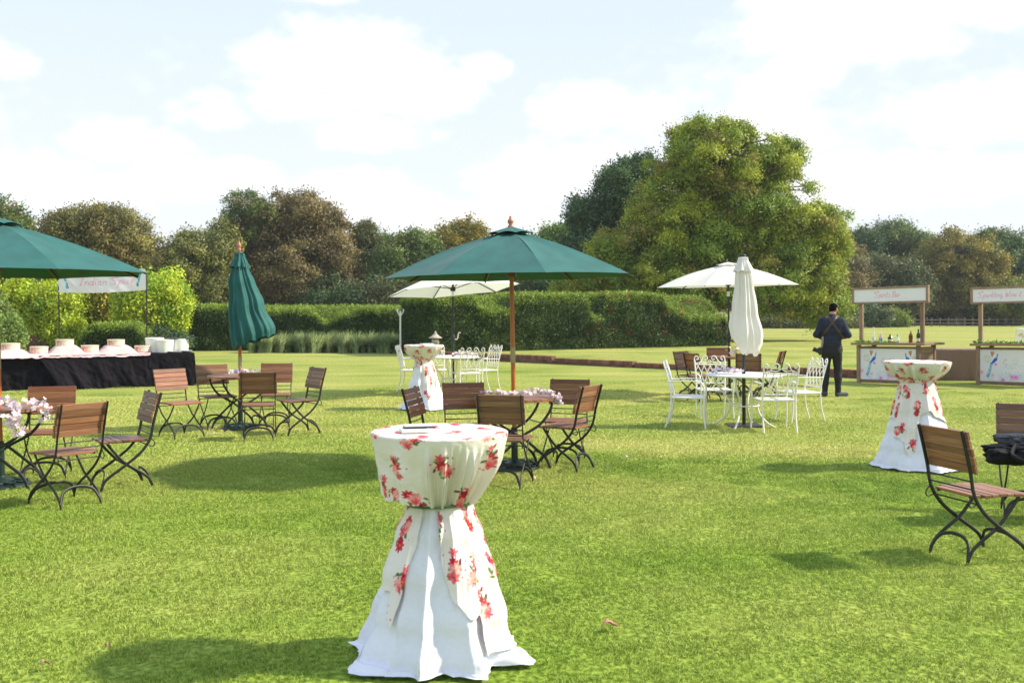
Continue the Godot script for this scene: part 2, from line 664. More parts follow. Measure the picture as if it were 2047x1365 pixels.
	M.eye = std(lin(0.05, 0.04, 0.035), 0.2)
	M.navy = cloth(lin(0.010, 0.016, 0.040), 0.85, 0.0)
	M.black_jeans = cloth(lin(0.012, 0.010, 0.014), 0.85, 0.0)
	M.shoe = cloth(lin(0.035, 0.045, 0.075), 0.8, 0.0)
	M.sole = std(lin(0.55, 0.55, 0.55), 0.7)
	M.hair = std(lin(0.004, 0.003, 0.003), 0.9)
	M.hair.metallic_specular = 0.2
	M.leather = std(lin(0.060, 0.024, 0.014), 0.5)
	M.black_plastic = std(lin(0.012, 0.012, 0.014), 0.4)
	M.strap_grey = std(lin(0.25, 0.24, 0.22), 0.8)
	M.screen = std(lin(0.42, 0.42, 0.45), 0.08)
	M.bag = cloth(lin(0.005, 0.005, 0.008), 0.7, 0.0)
	M.bag.metallic_specular = 0.3
	M.bag_flap = std(lin(0.010, 0.010, 0.015), 0.36)
	M.dry_leaf = std(lin(0.36, 0.19, 0.12), 0.8)
	M.ball = std(lin(0.62, 0.48, 0.28), 0.7)
	M.leaf = std(Color.WHITE, 0.6)
	M.leaf.vertex_color_use_as_albedo = true
	M.leaf.backlight_enabled = true
	M.leaf.backlight = Color(0.72, 0.72, 0.72)
	M.vert = std(Color.WHITE, 0.85)
	M.vert.vertex_color_use_as_albedo = true
	M.floral = cloth(Color.WHITE, 0.9, 0.12, 0.03)
	M.floral.albedo_texture = floral_print()
	M.floral.heightmap_texture = M.crease
	M.floral.heightmap_scale = 0.28
	M.floral.uv1_scale = Vector3(1.32, 1.32, 1)
	M.skin = std(lin(0.42, 0.23, 0.16), 0.55)
	M.skin.subsurf_scatter_enabled = true
	M.skin.subsurf_scatter_strength = 0.1
	M.glass = std(Color(0.92, 0.96, 0.96, 0.16), 0.04)
	M.glass.transparency = BaseMaterial3D.TRANSPARENCY_ALPHA
	M.petal = std(lin(0.80, 0.66, 0.72), 0.8)
	M.petal.backlight_enabled = true
	M.petal.backlight = Color(0.5, 0.5, 0.5)
	M.leaf_green = std(lin(0.10, 0.22, 0.035), 0.6)
	M.leaf_green.backlight_enabled = true
	M.leaf_green.backlight = Color(0.35, 0.5, 0.12)

func crease_tex() -> ImageTexture:
	var f := noise(83, 0.010, 3)
	f.fractal_type = FastNoiseLite.FRACTAL_RIDGED
	var im := f.get_seamless_image(512, 512)
	return ImageTexture.create_from_image(im)

func M_petal() -> StandardMaterial3D:
	var m := std(lin(0.80, 0.72, 0.76), 0.8)
	m.vertex_color_use_as_albedo = true
	m.backlight_enabled = true
	m.backlight = Color(0.55, 0.55, 0.55)
	return m

func glassy(c: Color) -> StandardMaterial3D:
	var m := std(c, 0.08)
	m.transparency = BaseMaterial3D.TRANSPARENCY_ALPHA
	return m

func tin_print() -> ImageTexture:
	var p := Paint.new(512, 128, lin(0.74, 0.60, 0.52), 8)
	for k in 46:
		p.petals(p.r.randf() * 512, p.r.randf() * 128, p.r.randf_range(12, 24), 6, Color(0.62, 0.36, 0.30), Color(0.86, 0.66, 0.56), Color(0.5, 0.4, 0.28), true)
	for k in 30:
		p.dab(p.r.randf() * 512, p.r.randf() * 128, 16, 10, p.r.randf() * 3.0, Color(0.93, 0.86, 0.80), 0.8, 0.5, true)
	return p.texture()

func floral_print() -> ImageTexture:
	var p := Paint.new(768, 768, lin(0.80, 0.75, 0.72), 77)
	var spots := [[90, 110], [330, 60], [590, 120], [210, 270], [470, 265], [690, 330], [70, 440], [330, 460], [580, 500], [180, 630], [440, 660], [680, 690], [205, 95], [720, 520], [60, 700]]
	for s in spots:
		var x: float = s[0] + p.r.randf_range(-22, 22)
		var y: float = s[1] + p.r.randf_range(-22, 22)
		var turn: float = p.r.randf_range(0.9, 2.2)
		for k in 11:         # leaves and sprigs
			var a := p.r.randf() * TAU
			var d := p.r.randf_range(20, 62)
			var g := Color(0.20, 0.36, 0.17).lerp(Color(0.45, 0.50, 0.22), p.r.randf())
			if k % 4 == 3:
				g = Color(0.36, 0.12, 0.18)
			p.dab(x + cos(a) * d * 0.85, y + sin(a) * d * 1.15, 17, 7.5, p.r.randf() * TAU, g, 0.85, 0.4, true)
		for k in 5:
			var along := (k - 2.0) * 26.0
			var fx := x + cos(turn) * along + p.r.randf_range(-12, 12)
			var fy := y + sin(turn) * along + p.r.randf_range(-8, 8)
			var kind := (k + int(s[0])) % 4
			if kind == 0:
				p.petals(fx, fy, p.r.randf_range(29, 37), 8, Color(0.70, 0.06, 0.13), Color(0.84, 0.17, 0.25), Color(0.88, 0.62, 0.15), true)
			elif kind == 1:
				p.petals(fx, fy, p.r.randf_range(32, 42), 10, Color(0.97, 0.74, 0.72), Color(0.93, 0.54, 0.54), Color(0.85, 0.55, 0.25), true)
			elif kind == 2:
				p.petals(fx, fy, p.r.randf_range(22, 31), 6, Color(0.87, 0.26, 0.32), Color(0.93, 0.44, 0.48), Color(0.6, 0.1, 0.2), true)
			else:
				p.petals(fx, fy, p.r.randf_range(17, 25), 6, Color(0.55, 0.05, 0.20), Color(0.70, 0.10, 0.28), Color(0.45, 0.05, 0.15), true)
		for k in 5:
			var a := p.r.randf() * TAU
			p.dab(x + cos(a) * 62, y + sin(a) * 66, 5, 5, 0, Color(0.78, 0.2, 0.24), 0.85, 0.5, true)
	return p.texture()


# ------------------------------------------------------------------ lawn
var lawn_a := noise(101, 0.28, 3)
var lawn_b := noise(102, 1.1, 3)
var lawn_c := noise(103, 0.09, 2)

func lawn_tint(x: float, z: float) -> Color:
	var d := -z
	var green := Color(0.285, 0.402, 0.060)
	var dry := Color(0.560, 0.550, 0.190)
	var a := lawn_a.get_noise_2d(x, z)
	var b := lawn_b.get_noise_2d(x, z)
	var k := 0.14 + smoothstep(8.0, 15.0, d) * 0.40 + smoothstep(20.0, 60.0, d) * 0.3 + a * 0.30 + b * 0.20
	k += lawn_b.get_noise_2d(x * 2.7 + 9.0, z * 2.7) * 0.16
	k += smoothstep(0.15, 0.5, lawn_c.get_noise_2d(x * 1.6 + 40.0, z * 5.0)) * smoothstep(6.0, 12.0, d) * 0.4
	var c := green.lerp(dry, clampf(k, 0.0, 1.0))
	var deep := clampf(-(a * 0.9 + b * 0.5) - 0.12, 0.0, 1.0)
	c = c.lerp(Color(0.135, 0.26, 0.030), deep * 0.95)
	# the mower's passes, across the view and further apart far off
	var band := sin(z * 3.6 + sin(x * 0.1) * 0.6) * smoothstep(11.0, 18.0, d)
	if d > 36.0:
		band = sin(z * 0.95 + x * 0.05)
	return c * (1.0 + band * (0.055 if d < 36.0 else 0.085))

func ground() -> void:
	var tex := noise_tex(111, 0.045, 512, 512, Color(0.60, 0.63, 0.52), Color(1.0, 0.99, 0.98), 1, 1, 6)
	var m := std(Color.WHITE, 0.95)
	m.vertex_color_use_as_albedo = true
	m.albedo_texture = tex
	m.uv1_scale = Vector3(0.8, 0.8, 1)
	m.heightmap_enabled = true
	m.heightmap_texture = tex
	m.heightmap_scale = 3.0
	m.metallic_specular = 0.2
	M.lawn = m
	var xs := [-900.0, -300.0, -120.0]
	for i in 150:
		xs.append(-62.0 + i * 0.9)
	xs.append_array([90.0, 140.0, 300.0, 900.0])
	var zs := [200.0, 60.0, 20.0, 6.0, 2.0]
	var z := 0.0
	while z > -170.0:
		zs.append(z)
		z -= 0.3 + absf(z) * 0.008
	zs.append_array([-200.0, -300.0, -900.0])
	sheet("lawn", xs, zs, func(x, zz): return Vector3(x, 0.0, zz), m)
	# the higher lawn behind the brick edging, running on as the mown field
	var w0 := Vector3(-2.64, 0, -34.2)
	var dir := Vector3(11.1, 0, 10.1).normalized()
	var ss := []
	for i in 46:
		ss.append(i * 0.5)
	ss.append_array([26.0, 30.0, 36.0, 44.0, 60.0, 90.0, 140.0])
	var ts := [0.0]
	var t := 0.4
	while t < 175.0:
		ts.append(t)
		t += 0.4 + t * 0.02
	ts.append(400.0)
	sheet("field", ss, ts, func(s, tt): return w0 + dir * s + Vector3(0, maxf(0.125 * lerpf(1.0, smoothstep(0.5, 9.0, tt), smoothstep(14.2, 15.6, s)), 0.006), -tt + 0.02), m)

func sheet(called: String, us: Array, vs: Array, f: Callable, mat: Material) -> void:
	var b := MB.new()
	for i in us.size():
		for j in vs.size():
			var p: Vector3 = f.call(us[i], vs[j])
			b.col = lawn_tint(p.x, p.z)
			b.vert(p, Vector3.UP, Vector2(p.x, p.z))
	for i in us.size() - 1:
		for j in vs.size() - 1:
			var a := i * vs.size() + j
			b.quad(a, a + 1, a + vs.size() + 1, a + vs.size())
	struct(called, b, mat)

func blade_patch(size: float, count: int, wide: float, tall: float, seed_: int) -> ArrayMesh:
	var r := RandomNumberGenerator.new()
	r.seed = seed_
	var b := MB.new()
	for i in count:
		var p := Vector3(r.randf_range(-0.5, 0.5) * size, -0.004, r.randf_range(-0.5, 0.5) * size)
		var a := r.randf() * TAU
		var side := Vector3(cos(a), 0, sin(a)) * wide * r.randf_range(0.6, 1.2) * 0.5
		var h := tall * r.randf_range(0.45, 1.15)
		var la := r.randf() * TAU
		var lean := Vector3(cos(la), 0, sin(la)) * h * r.randf_range(0.2, 1.3)
		var k := r.randf_range(0.72, 1.2)
		b.col = Color(k, k, k * r.randf_range(0.7, 1.2))
		if r.randf() < 0.10:
			b.col = Color(1.5 * k, 1.15 * k, 1.6 * k)
		var nn := (side.cross(Vector3.UP).normalized() + Vector3.UP * 0.8).normalized()
		var q := [b.vert(p - side, nn), b.vert(p + side, nn), b.vert(p + side * 0.7 + lean * 0.4 + Vector3.UP * h * 0.6, nn), b.vert(p - side * 0.7 + lean * 0.4 + Vector3.UP * h * 0.6, nn), b.vert(p + lean + Vector3.UP * h, nn)]
		b.quad(q[0], q[1], q[2], q[3])
		b.tri(q[3], q[2], q[4])
	return b.mesh()

func grass() -> void:
	var r := RandomNumberGenerator.new()
	r.seed = 4
	var m := std(Color.WHITE, 0.6)
	m.vertex_color_use_as_albedo = true
	m.backlight_enabled = true
	m.backlight = Color(0.6, 0.6, 0.6)
	m.metallic_specular = 0.35
	for k in 1:
		var near: Mesh = blade_patch(0.30, 620, 0.0046, 0.024, 50 + k)
		var far: Mesh = blade_patch(0.55, 520, 0.0095, 0.024, 60 + k)
		var places := []
		var tints := PackedColorArray()
		for pass_ in 2:
			var step := 0.26 if pass_ == 0 else 0.46
			var z0 := -3.9 if pass_ == 0 else -10.0
			var z1 := -12.0 if pass_ == 0 else -24.0
			var z := z0
			var row := 0
			while z > z1:
				var half := -z * 0.56 + 0.6
				var x := -half
				var at := 0
				while x < half:
					if true:
						var keep := 1.0 - smoothstep(10.0, 12.0, -z) if pass_ == 0 else smoothstep(-9.5, -11.5, z) * (1.0 - smoothstep(14.0, 24.0, -z))
						if pressed(x, z):
							keep = 0.0
						if r.randf() < keep:
							var p := Vector3(x + r.randf_range(-0.08, 0.08), 0, z + r.randf_range(-0.08, 0.08))
							var s := r.randf_range(0.8, 1.15)
							var high := s * (1.0 + lawn_a.get_noise_2d(p.x * 2.0, p.z * 2.0) * 0.35)
							var t := Transform3D(Basis(Vector3.UP, r.randf() * TAU).scaled(Vector3(s, high, s)), p)
							if pass_ == 0:
								places.append(t)
								tints.append(lawn_tint(p.x, p.z) * 1.12)
							else:
								far_places[k].append(t)
								far_tints[k].append(lawn_tint(p.x, p.z) * 1.3)
					x += step
					at += 1
				z -= step
				row += 1
		var g := scatter("grass", near, m, places, tints)
		tag(g, "short mown green grass of the lawn in the foreground", "grass", "", "stuff")
		var g2 := scatter("grass", far, m, far_places[k], far_tints[k])
		tag(g2, "short mown green grass of the lawn in the middle distance", "grass", "", "stuff")

func pressed(x: float, z: float) -> bool:      # grass lies flat under the cloths that reach the ground
	for c in [[-0.345, -4.72, 0.50], [-1.475, -16.6, 0.5], [4.25, -10.42, 0.52]]:
		if Vector2(x - c[0], z - c[1]).length() < c[2]:
			return true
	return false

var far_places := [[], [], []]
var far_tints := [PackedColorArray(), PackedColorArray(), PackedColorArray()]


# ------------------------------------------------------------------ leaves
func leaf_bunch(seed_: int, count: int, spread: float, leaf: float, slim := 0.5, droop := 0.3) -> ArrayMesh:
	var r := RandomNumberGenerator.new()
	r.seed = seed_
	var b := MB.new()
	for i in count:
		var p := Vector3(r.randfn(), r.randfn() * 0.8, r.randfn()) * spread * 0.5
		var d := (Vector3(r.randfn(), r.randfn() - droop, r.randfn())).normalized()
		var s := d.cross(Vector3(r.randfn(), r.randfn() + 1.2, r.randfn())).normalized()
		var l := leaf * r.randf_range(0.7, 1.2)
		var up := d.cross(s).normalized()
		var k := r.randf_range(0.86, 1.14)
		b.col = Color(k * r.randf_range(0.94, 1.08), k, k)
		if up.y < 0.0:
			up = -up
		up = (up * 0.9 + Vector3.UP * 0.35 + p / spread * 0.35).normalized()
		var a := b.vert(p, up)
		var c := b.vert(p + d * l * 0.5 + s * l * slim * 0.5 + up * l * 0.06, up)
		var e := b.vert(p + d * l, up)
		var f := b.vert(p + d * l * 0.5 - s * l * slim * 0.5 + up * l * 0.06, up)
		b.tri(a, c, e)
		b.tri(a, e, f)
	return b.mesh()

const PAL := {
	"walnut": [Color(0.169, 0.260, 0.020), Color(0.422, 0.472, 0.039), Color(0.302, 0.248, 0.043)],
	"dark": [Color(0.050, 0.102, 0.036), Color(0.103, 0.178, 0.055), Color(0.115, 0.128, 0.055)],
	"darkgreen": [Color(0.061, 0.124, 0.032), Color(0.122, 0.203, 0.049), Color(0.122, 0.149, 0.041)],
	"darkolive": [Color(0.082, 0.111, 0.035), Color(0.174, 0.199, 0.062), Color(0.174, 0.144, 0.056)],
	"greygreen": [Color(0.154, 0.246, 0.055), Color(0.265, 0.388, 0.080), Color(0.204, 0.258, 0.061)],
	"bronze": [Color(0.147, 0.140, 0.037), Color(0.275, 0.250, 0.058), Color(0.212, 0.151, 0.044)],
	"mixed": [Color(0.098, 0.160, 0.037), Color(0.186, 0.234, 0.053), Color(0.215, 0.149, 0.052)],
	"olive": [Color(0.122, 0.143, 0.032), Color(0.243, 0.254, 0.053), Color(0.168, 0.174, 0.041)],
	"copper": [Color(0.143, 0.113, 0.043), Color(0.258, 0.204, 0.075), Color(0.190, 0.177, 0.059)],
	"midgreen": [Color(0.094, 0.154, 0.037), Color(0.186, 0.254, 0.053), Color(0.147, 0.163, 0.044)],
	"golden": [Color(0.196, 0.171, 0.030), Color(0.340, 0.286, 0.045), Color(0.102, 0.152, 0.034)],
	"yellowgreen": [Color(0.128, 0.170, 0.027), Color(0.272, 0.281, 0.041), Color(0.093, 0.136, 0.027)],
	"yellow": [Color(0.382, 0.497, 0.029), Color(0.585, 0.666, 0.044), Color(0.238, 0.416, 0.040)],
	"tinted": [Color(0.317, 0.410, 0.032), Color(0.614, 0.428, 0.072), Color(0.205, 0.308, 0.035)],
	"shrub": [Color(0.187, 0.264, 0.034), Color(0.289, 0.348, 0.051), Color(0.153, 0.221, 0.034)],
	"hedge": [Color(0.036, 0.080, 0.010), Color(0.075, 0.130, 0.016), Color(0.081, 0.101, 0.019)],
	"hedgetop_lit": [Color(0.190, 0.290, 0.030), Color(0.270, 0.360, 0.040), Color(0.090, 0.150, 0.016)],  # top growth, brightened so the sun on it sits in the tone
}
var bunches := {}

func tree(called: String, label: String, category: String, foot: Vector3, lobes: Array, pal: Array, leaf: float, dense: float, trunk_r: float, group := "", puff := 0.34) -> void:
	var r := RandomNumberGenerator.new()
	r.seed = hash(label)
	var t := thing(called, label, category, foot, 0.0, group)
	var key := int(round(leaf * 100.0))
	if not bunches.has(key):
		bunches[key] = [leaf_bunch(key, 46, leaf * 2.4, leaf * 0.80), leaf_bunch(key + 500, 46, leaf * 2.0, leaf * 0.80)]
	var places := [[], []]
	var tints := [PackedColorArray(), PackedColorArray()]
	var wood_b := MB.new()
	var cx := 0.0
	var lo := 1e9
	for l in lobes:
		cx += (l[0] - foot.x) / lobes.size()
		lo = minf(lo, l[1] - l[3])
	var fork := Vector3(cx * 0.35, maxf(lo - foot.y + 0.25 * (lobes[0][1] - lo), 0.25), 0)
	var shrubby: bool = category != "tree"
	if not shrubby:
		wood_b.tube(smooth([Vector3(0, -0.3, 0), Vector3(trunk_r * 0.1, fork.y * 0.5, 0), fork], 5), [trunk_r * 1.5, trunk_r * 1.15, trunk_r * 1.05, trunk_r, trunk_r * 0.98, trunk_r * 0.95, trunk_r * 0.93, trunk_r * 0.9, trunk_r * 0.87, trunk_r * 0.85, trunk_r * 0.8], 10)
	for l in lobes:
		var c := Vector3(l[0] - foot.x, l[1] - foot.y, r.randf_range(-0.3, 0.3) * l[2])
		var rx: float = l[2]
		var ry: float = l[3]
		var rz := (rx + ry) * 0.55
		var start := fork if not shrubby else Vector3(r.randf_range(-0.25, 0.25) + cx * 0.5, -0.1, r.randf_range(-0.2, 0.2))
		var mid := start.lerp(c, 0.5) + Vector3(0, (c.y - start.y) * 0.12, 0)
		var lr := trunk_r * clampf(rx / 3.0, 0.3, 0.62) if not shrubby else trunk_r * 0.55
		wood_b.tube(smooth([start, mid, c], 4), [lr, lr * 0.93, lr * 0.86, lr * 0.8, lr * 0.7, lr * 0.6, lr * 0.5, lr * 0.42, lr * 0.34], 6)
		var area := rx * ry * 4.0 + rx * rz * 2.0
		var pr := puff * sqrt(rx * ry)
		var count := int(clampf(area / (pr * pr) * 0.95, 9, 64))
		for i in count:
			# puffs of leaves over the outside of each lobe, with gaps between them
			var yy := 1.0 - 2.0 * (i + 0.5) / count
			var a := i * 2.39996 + r.randf() * 0.9
			var q := sqrt(1.0 - yy * yy)
			var stray := r.randf() < 0.22
			var out := r.randf_range(1.08, 1.42) if stray else r.randf_range(0.62, 1.08)
			var pc := c + Vector3(cos(a) * q * rx, yy * ry, sin(a) * q * rz) * out
			if pc.y < 0.1:
				continue
			if i % 3 == 0 or stray:
				wood_b.tube([c, c.lerp(pc, 0.5) + Vector3(0, pr * 0.25, 0), pc], [lr * 0.3, lr * 0.2, lr * 0.1], 4)
			var shade := (pal[0].lerp(pal[1], clampf(r.randf_range(-0.1, 1.1), 0, 1)) as Color) * r.randf_range(0.78, 1.2)
			if r.randf() < 0.16:
				shade = shade.lerp(pal[2], 0.75)
			var size := pr * (r.randf_range(0.4, 0.7) if stray else r.randf_range(0.75, 1.35))
			var clumps := int(clampf(dense * 8.0 * size * size / (leaf * leaf * 6.0), 5, 60))
			for k in clumps:
				var d := Vector3(r.randfn(), r.randfn(), r.randfn()).normalized()
				if d.y < -0.25:
					d.y = -d.y
				d *= size * sqrt(r.randf_range(0.12, 1.25))
				d.y = d.y * 0.40 - 0.25 * Vector2(d.x, d.z).length() * Vector2(d.x, d.z).length() / size
				var b := (Basis(Quaternion(Vector3.UP, (d.normalized() + Vector3.UP * 0.7).normalized())) * Basis(Vector3.UP, r.randf() * TAU)).scaled(Vector3.ONE * r.randf_range(0.75, 1.3))
				var which := r.randi() % 2
				places[which].append(Transform3D(b, pc + d))
				tints[which].append(shade * r.randf_range(0.85, 1.15))
	part("trunk" if not shrubby else "stem", wood_b, M.bark_grey if called == "oak_tree" else M.bark, t)
	for k in 2:
		scatter("crown" if not shrubby else "foliage", bunches[key][k], M.leaf, places[k], tints[k], t)
	leaf_total += places[0].size() + places[1].size()

var leaf_total := 0

func trees() -> void:
	tree("walnut_tree", "big broad yellow-green tree rising behind the long hedge", "tree", Vector3(9.26, 0.10, -50.00), [[10.04, 9.19, 2.21, 1.46], [8.54, 7.85, 1.56, 1.46], [11.92, 7.35, 2.31, 1.76], [14.24, 5.41, 1.76, 1.46], [6.63, 4.66, 1.66, 1.26], [9.31, 5.41, 2.64, 1.66], [13.46, 3.53, 2.64, 1.41], [15.71, 3.66, 0.85, 1.56], [8.07, 3.10, 2.81, 1.01], [4.98, 3.15, 1.66, 0.90], [11.96, 2.45, 2.41, 0.95], [15.28, 1.85, 1.26, 0.75], [8.95, 10.19, 0.95, 0.65], [10.95, 10.34, 1.01, 0.60], [13.61, 9.19, 0.90, 0.85], [15.64, 5.86, 0.95, 1.01], [7.42, 6.40, 1.31, 1.16], [16.15, 4.91, 0.60, 0.75], [3.73, 2.65, 1.11, 0.65], [5.13, 4.46, 1.16, 0.95], [4.18, 3.46, 1.11, 0.75], [11.19, 4.96, 1.41, 1.06], [6.92, 6.03, 1.16, 1.11], [12.91, 8.52, 1.01, 0.90], [14.47, 2.53, 1.51, 1.01]], PAL.walnut, 0.15, 0.85, 0.42, "", 0.36)
	tree("dark_tree", "dark green tree peeping out left of the big yellow-green tree", "tree", Vector3(6.28, 0.10, -62.00), [[6.56, 9.34, 1.31, 1.25], [4.80, 7.55, 1.25, 1.00], [7.03, 7.08, 1.71, 1.71], [8.05, 10.17, 1.06, 0.87], [5.49, 4.76, 1.87, 1.87], [4.09, 4.76, 1.25, 1.25]], PAL.dark, 0.20, 0.70, 0.30, "trees of the wood behind the hedges", 0.34)
	tree("grey_green_tree", "low grey-green tree top between green parasol and big tree", "tree", Vector3(4.07, 0.10, -76.00), [[4.06, 7.28, 1.37, 0.69], [3.30, 6.22, 1.91, 1.15], [5.20, 5.84, 1.53, 1.34]], PAL.greygreen, 0.22, 0.70, 0.30, "trees of the wood behind the hedges", 0.34)
	tree("bronze_tree", "rounded olive and bronze tree above the banner", "tree", Vector3(-24.98, 0.10, -60.00), [[-25.06, 6.31, 2.41, 1.45], [-26.93, 5.80, 1.27, 0.96], [-23.27, 5.26, 1.51, 1.36], [-24.79, 4.06, 3.32, 1.51], [-22.07, 4.42, 0.66, 1.09]], PAL.bronze, 0.19, 0.85, 0.30, "trees of the wood behind the hedges", 0.34)
	tree("green_brown_tree", "green and brown tree top behind the left green parasol, at the photo edge", "tree", Vector3(-32.20, 0.10, -62.00), [[-32.22, 7.24, 1.50, 1.25], [-30.87, 6.31, 0.81, 1.18], [-31.82, 4.76, 1.87, 1.87]], PAL.mixed, 0.20, 0.80, 0.30, "trees of the wood behind the hedges", 0.34)
	tree("olive_tree", "feathery olive tree right of the yellow shrub, left of the folded green parasol", "tree", Vector3(-19.43, 0.10, -62.00), [[-19.39, 4.29, 1.81, 1.93], [-21.11, 3.52, 1.18, 1.56], [-18.14, 5.38, 0.87, 1.43], [-18.78, 2.58, 1.87, 1.25], [-20.00, 5.07, 0.62, 0.93]], PAL.olive, 0.19, 0.80, 0.26, "trees of the wood behind the hedges", 0.34)
	tree("thin_birch", "thin airy birch with see-through crown above the folded green parasol", "tree", Vector3(-17.42, 0.10, -64.00), [[-17.03, 8.44, 0.96, 0.71], [-17.81, 7.42, 0.71, 0.71], [-16.07, 7.90, 0.71, 0.58], [-18.33, 5.75, 0.90, 0.96], [-16.79, 6.62, 0.45, 0.90]], PAL.mixed, 0.15, 0.35, 0.12, "trees of the wood behind the hedges", 0.50)
	tree("copper_beech", "tall copper-brown tree right of the folded green parasol", "tree", Vector3(-14.05, 0.10, -66.00), [[-14.00, 7.70, 2.26, 1.39], [-15.50, 6.28, 2.06, 1.82], [-12.52, 5.62, 1.72, 2.06], [-14.02, 4.30, 3.15, 2.32], [-16.01, 3.64, 1.99, 1.99], [-17.33, 4.13, 1.06, 1.99], [-11.78, 3.31, 1.53, 1.66]], PAL.copper, 0.20, 0.95, 0.36, "trees of the wood behind the hedges", 0.34)
	tree("dark_birch", "dark green tree with a spindly tip right of the copper tree", "tree", Vector3(-10.46, 0.10, -70.00), [[-10.59, 3.76, 2.04, 2.11], [-11.37, 2.35, 2.11, 1.41], [-10.43, 6.91, 0.70, 0.70], [-10.02, 5.16, 1.06, 1.48]], PAL.darkolive, 0.18, 0.60, 0.14, "trees of the wood behind the hedges", 0.34)
	tree("mid_green_tree", "mid green tree left of the open green parasol", "tree", Vector3(-7.64, 0.10, -68.00), [[-7.62, 4.72, 1.91, 1.78], [-8.31, 3.01, 2.39, 1.71], [-6.53, 5.81, 1.30, 1.09]], PAL.midgreen, 0.20, 0.80, 0.26, "trees of the wood behind the hedges", 0.34)
	tree("golden_tree", "olive and golden tree top just left of the open green parasol's peak", "tree", Vector3(-3.74, 0.10, -72.00), [[-4.46, 5.80, 2.10, 1.45], [-2.65, 5.62, 1.63, 1.63], [-3.45, 7.06, 1.37, 0.80]], PAL.golden, 0.20, 0.80, 0.26, "trees of the wood behind the hedges", 0.34)
	tree("shaded_tree", "dark tree behind the canopy of the central green parasol", "tree", Vector3(0.58, 0.10, -70.00), [[-0.83, 4.46, 2.11, 1.76], [1.98, 4.28, 2.11, 1.69], [0.93, 3.05, 2.81, 1.41]], PAL.dark, 0.20, 0.70, 0.26, "trees of the wood behind the hedges", 0.34)
	tree("undergrowth_bush", "dark undergrowth bush behind the left end of the low hedge", "bush", Vector3(-21.82, 0.10, -64.00), [[-21.80, 2.55, 1.99, 1.09], [-20.84, 1.97, 1.61, 0.96], [-22.61, 1.91, 1.61, 0.96]], PAL.darkolive, 0.20, 0.70, 0.10, "undergrowth along the wood's edge", 0.34)
	tree("undergrowth_bush", "dark undergrowth bush behind the folded green parasol's left side", "bush", Vector3(-18.73, 0.10, -65.00), [[-18.71, 2.56, 2.03, 1.11], [-17.74, 1.98, 1.63, 0.98], [-19.54, 1.91, 1.63, 0.98]], PAL.dark, 0.20, 0.70, 0.10, "undergrowth along the wood's edge", 0.34)
	tree("undergrowth_bush", "dark undergrowth bush below the copper tree", "bush", Vector3(-15.37, 0.10, -66.00), [[-15.36, 2.58, 2.06, 1.13], [-14.37, 1.98, 1.66, 0.99], [-16.19, 1.92, 1.66, 0.99]], PAL.darkolive, 0.20, 0.70, 0.10, "undergrowth along the wood's edge", 0.34)
	tree("undergrowth_bush", "dark undergrowth bush above the dip in the low hedge", "bush", Vector3(-11.37, 0.10, -64.00), [[-11.36, 2.55, 1.99, 1.09], [-10.40, 1.97, 1.61, 0.96], [-12.17, 1.91, 1.61, 0.96]], PAL.dark, 0.20, 0.70, 0.10, "undergrowth along the wood's edge", 0.34)
	tree("undergrowth_bush", "dark undergrowth bush left of the tall hedge's dark end", "bush", Vector3(-7.95, 0.10, -65.00), [[-7.95, 2.56, 2.03, 1.11], [-6.97, 1.98, 1.63, 0.98], [-8.76, 1.91, 1.63, 0.98]], PAL.darkolive, 0.20, 0.70, 0.10, "undergrowth along the wood's edge", 0.34)
	tree("undergrowth_bush", "dark undergrowth bush behind the tall hedge's left end", "bush", Vector3(-4.10, 0.10, -66.00), [[-4.09, 2.58, 2.06, 1.13], [-3.10, 1.98, 1.66, 0.99], [-4.92, 1.92, 1.66, 0.99]], PAL.dark, 0.20, 0.70, 0.10, "undergrowth along the wood's edge", 0.34)
	tree("undergrowth_bush", "dark undergrowth bush behind the saddle of the tall hedge", "bush", Vector3(-0.43, 0.10, -64.00), [[-0.43, 2.55, 1.99, 1.09], [0.53, 1.97, 1.61, 0.96], [-1.24, 1.91, 1.61, 0.96]], PAL.darkolive, 0.20, 0.70, 0.10, "undergrowth along the wood's edge", 0.34)
	tree("undergrowth_bush", "dark undergrowth bush behind the tall hedge right of the orange pole", "bush", Vector3(3.15, 0.10, -65.00), [[3.15, 2.56, 2.03, 1.11], [4.13, 1.98, 1.63, 0.98], [2.33, 1.91, 1.63, 0.98]], PAL.dark, 0.20, 0.70, 0.10, "undergrowth along the wood's edge", 0.34)
	tree("field_tree", "dark green tree right of the big tree, beyond the field", "tree", Vector3(37.53, 0.10, -108.00), [[37.81, 8.79, 1.74, 1.19], [36.64, 6.79, 2.17, 2.28]], PAL.dark, 0.30, 0.70, 0.40, "trees beyond the far field", 0.34)
	tree("field_tree", "tall green tree with rounded top above the sign reading Spirits Bar", "tree", Vector3(42.37, 0.10, -110.00), [[42.25, 9.47, 2.54, 1.66], [41.19, 6.06, 3.32, 3.04], [44.16, 7.16, 2.21, 2.87]], PAL.midgreen, 0.30, 0.75, 0.40, "trees beyond the far field", 0.34)
	tree("field_tree", "brownish olive bushy tree directly behind the sign of the spirits bar", "tree", Vector3(36.64, 0.10, -99.00), [[35.84, 4.63, 2.79, 2.09], [37.85, 2.64, 2.98, 1.74], [33.63, 2.40, 2.49, 1.89], [39.07, 4.63, 1.99, 1.74]], PAL.darkolive, 0.28, 0.80, 0.40, "trees beyond the far field", 0.34)
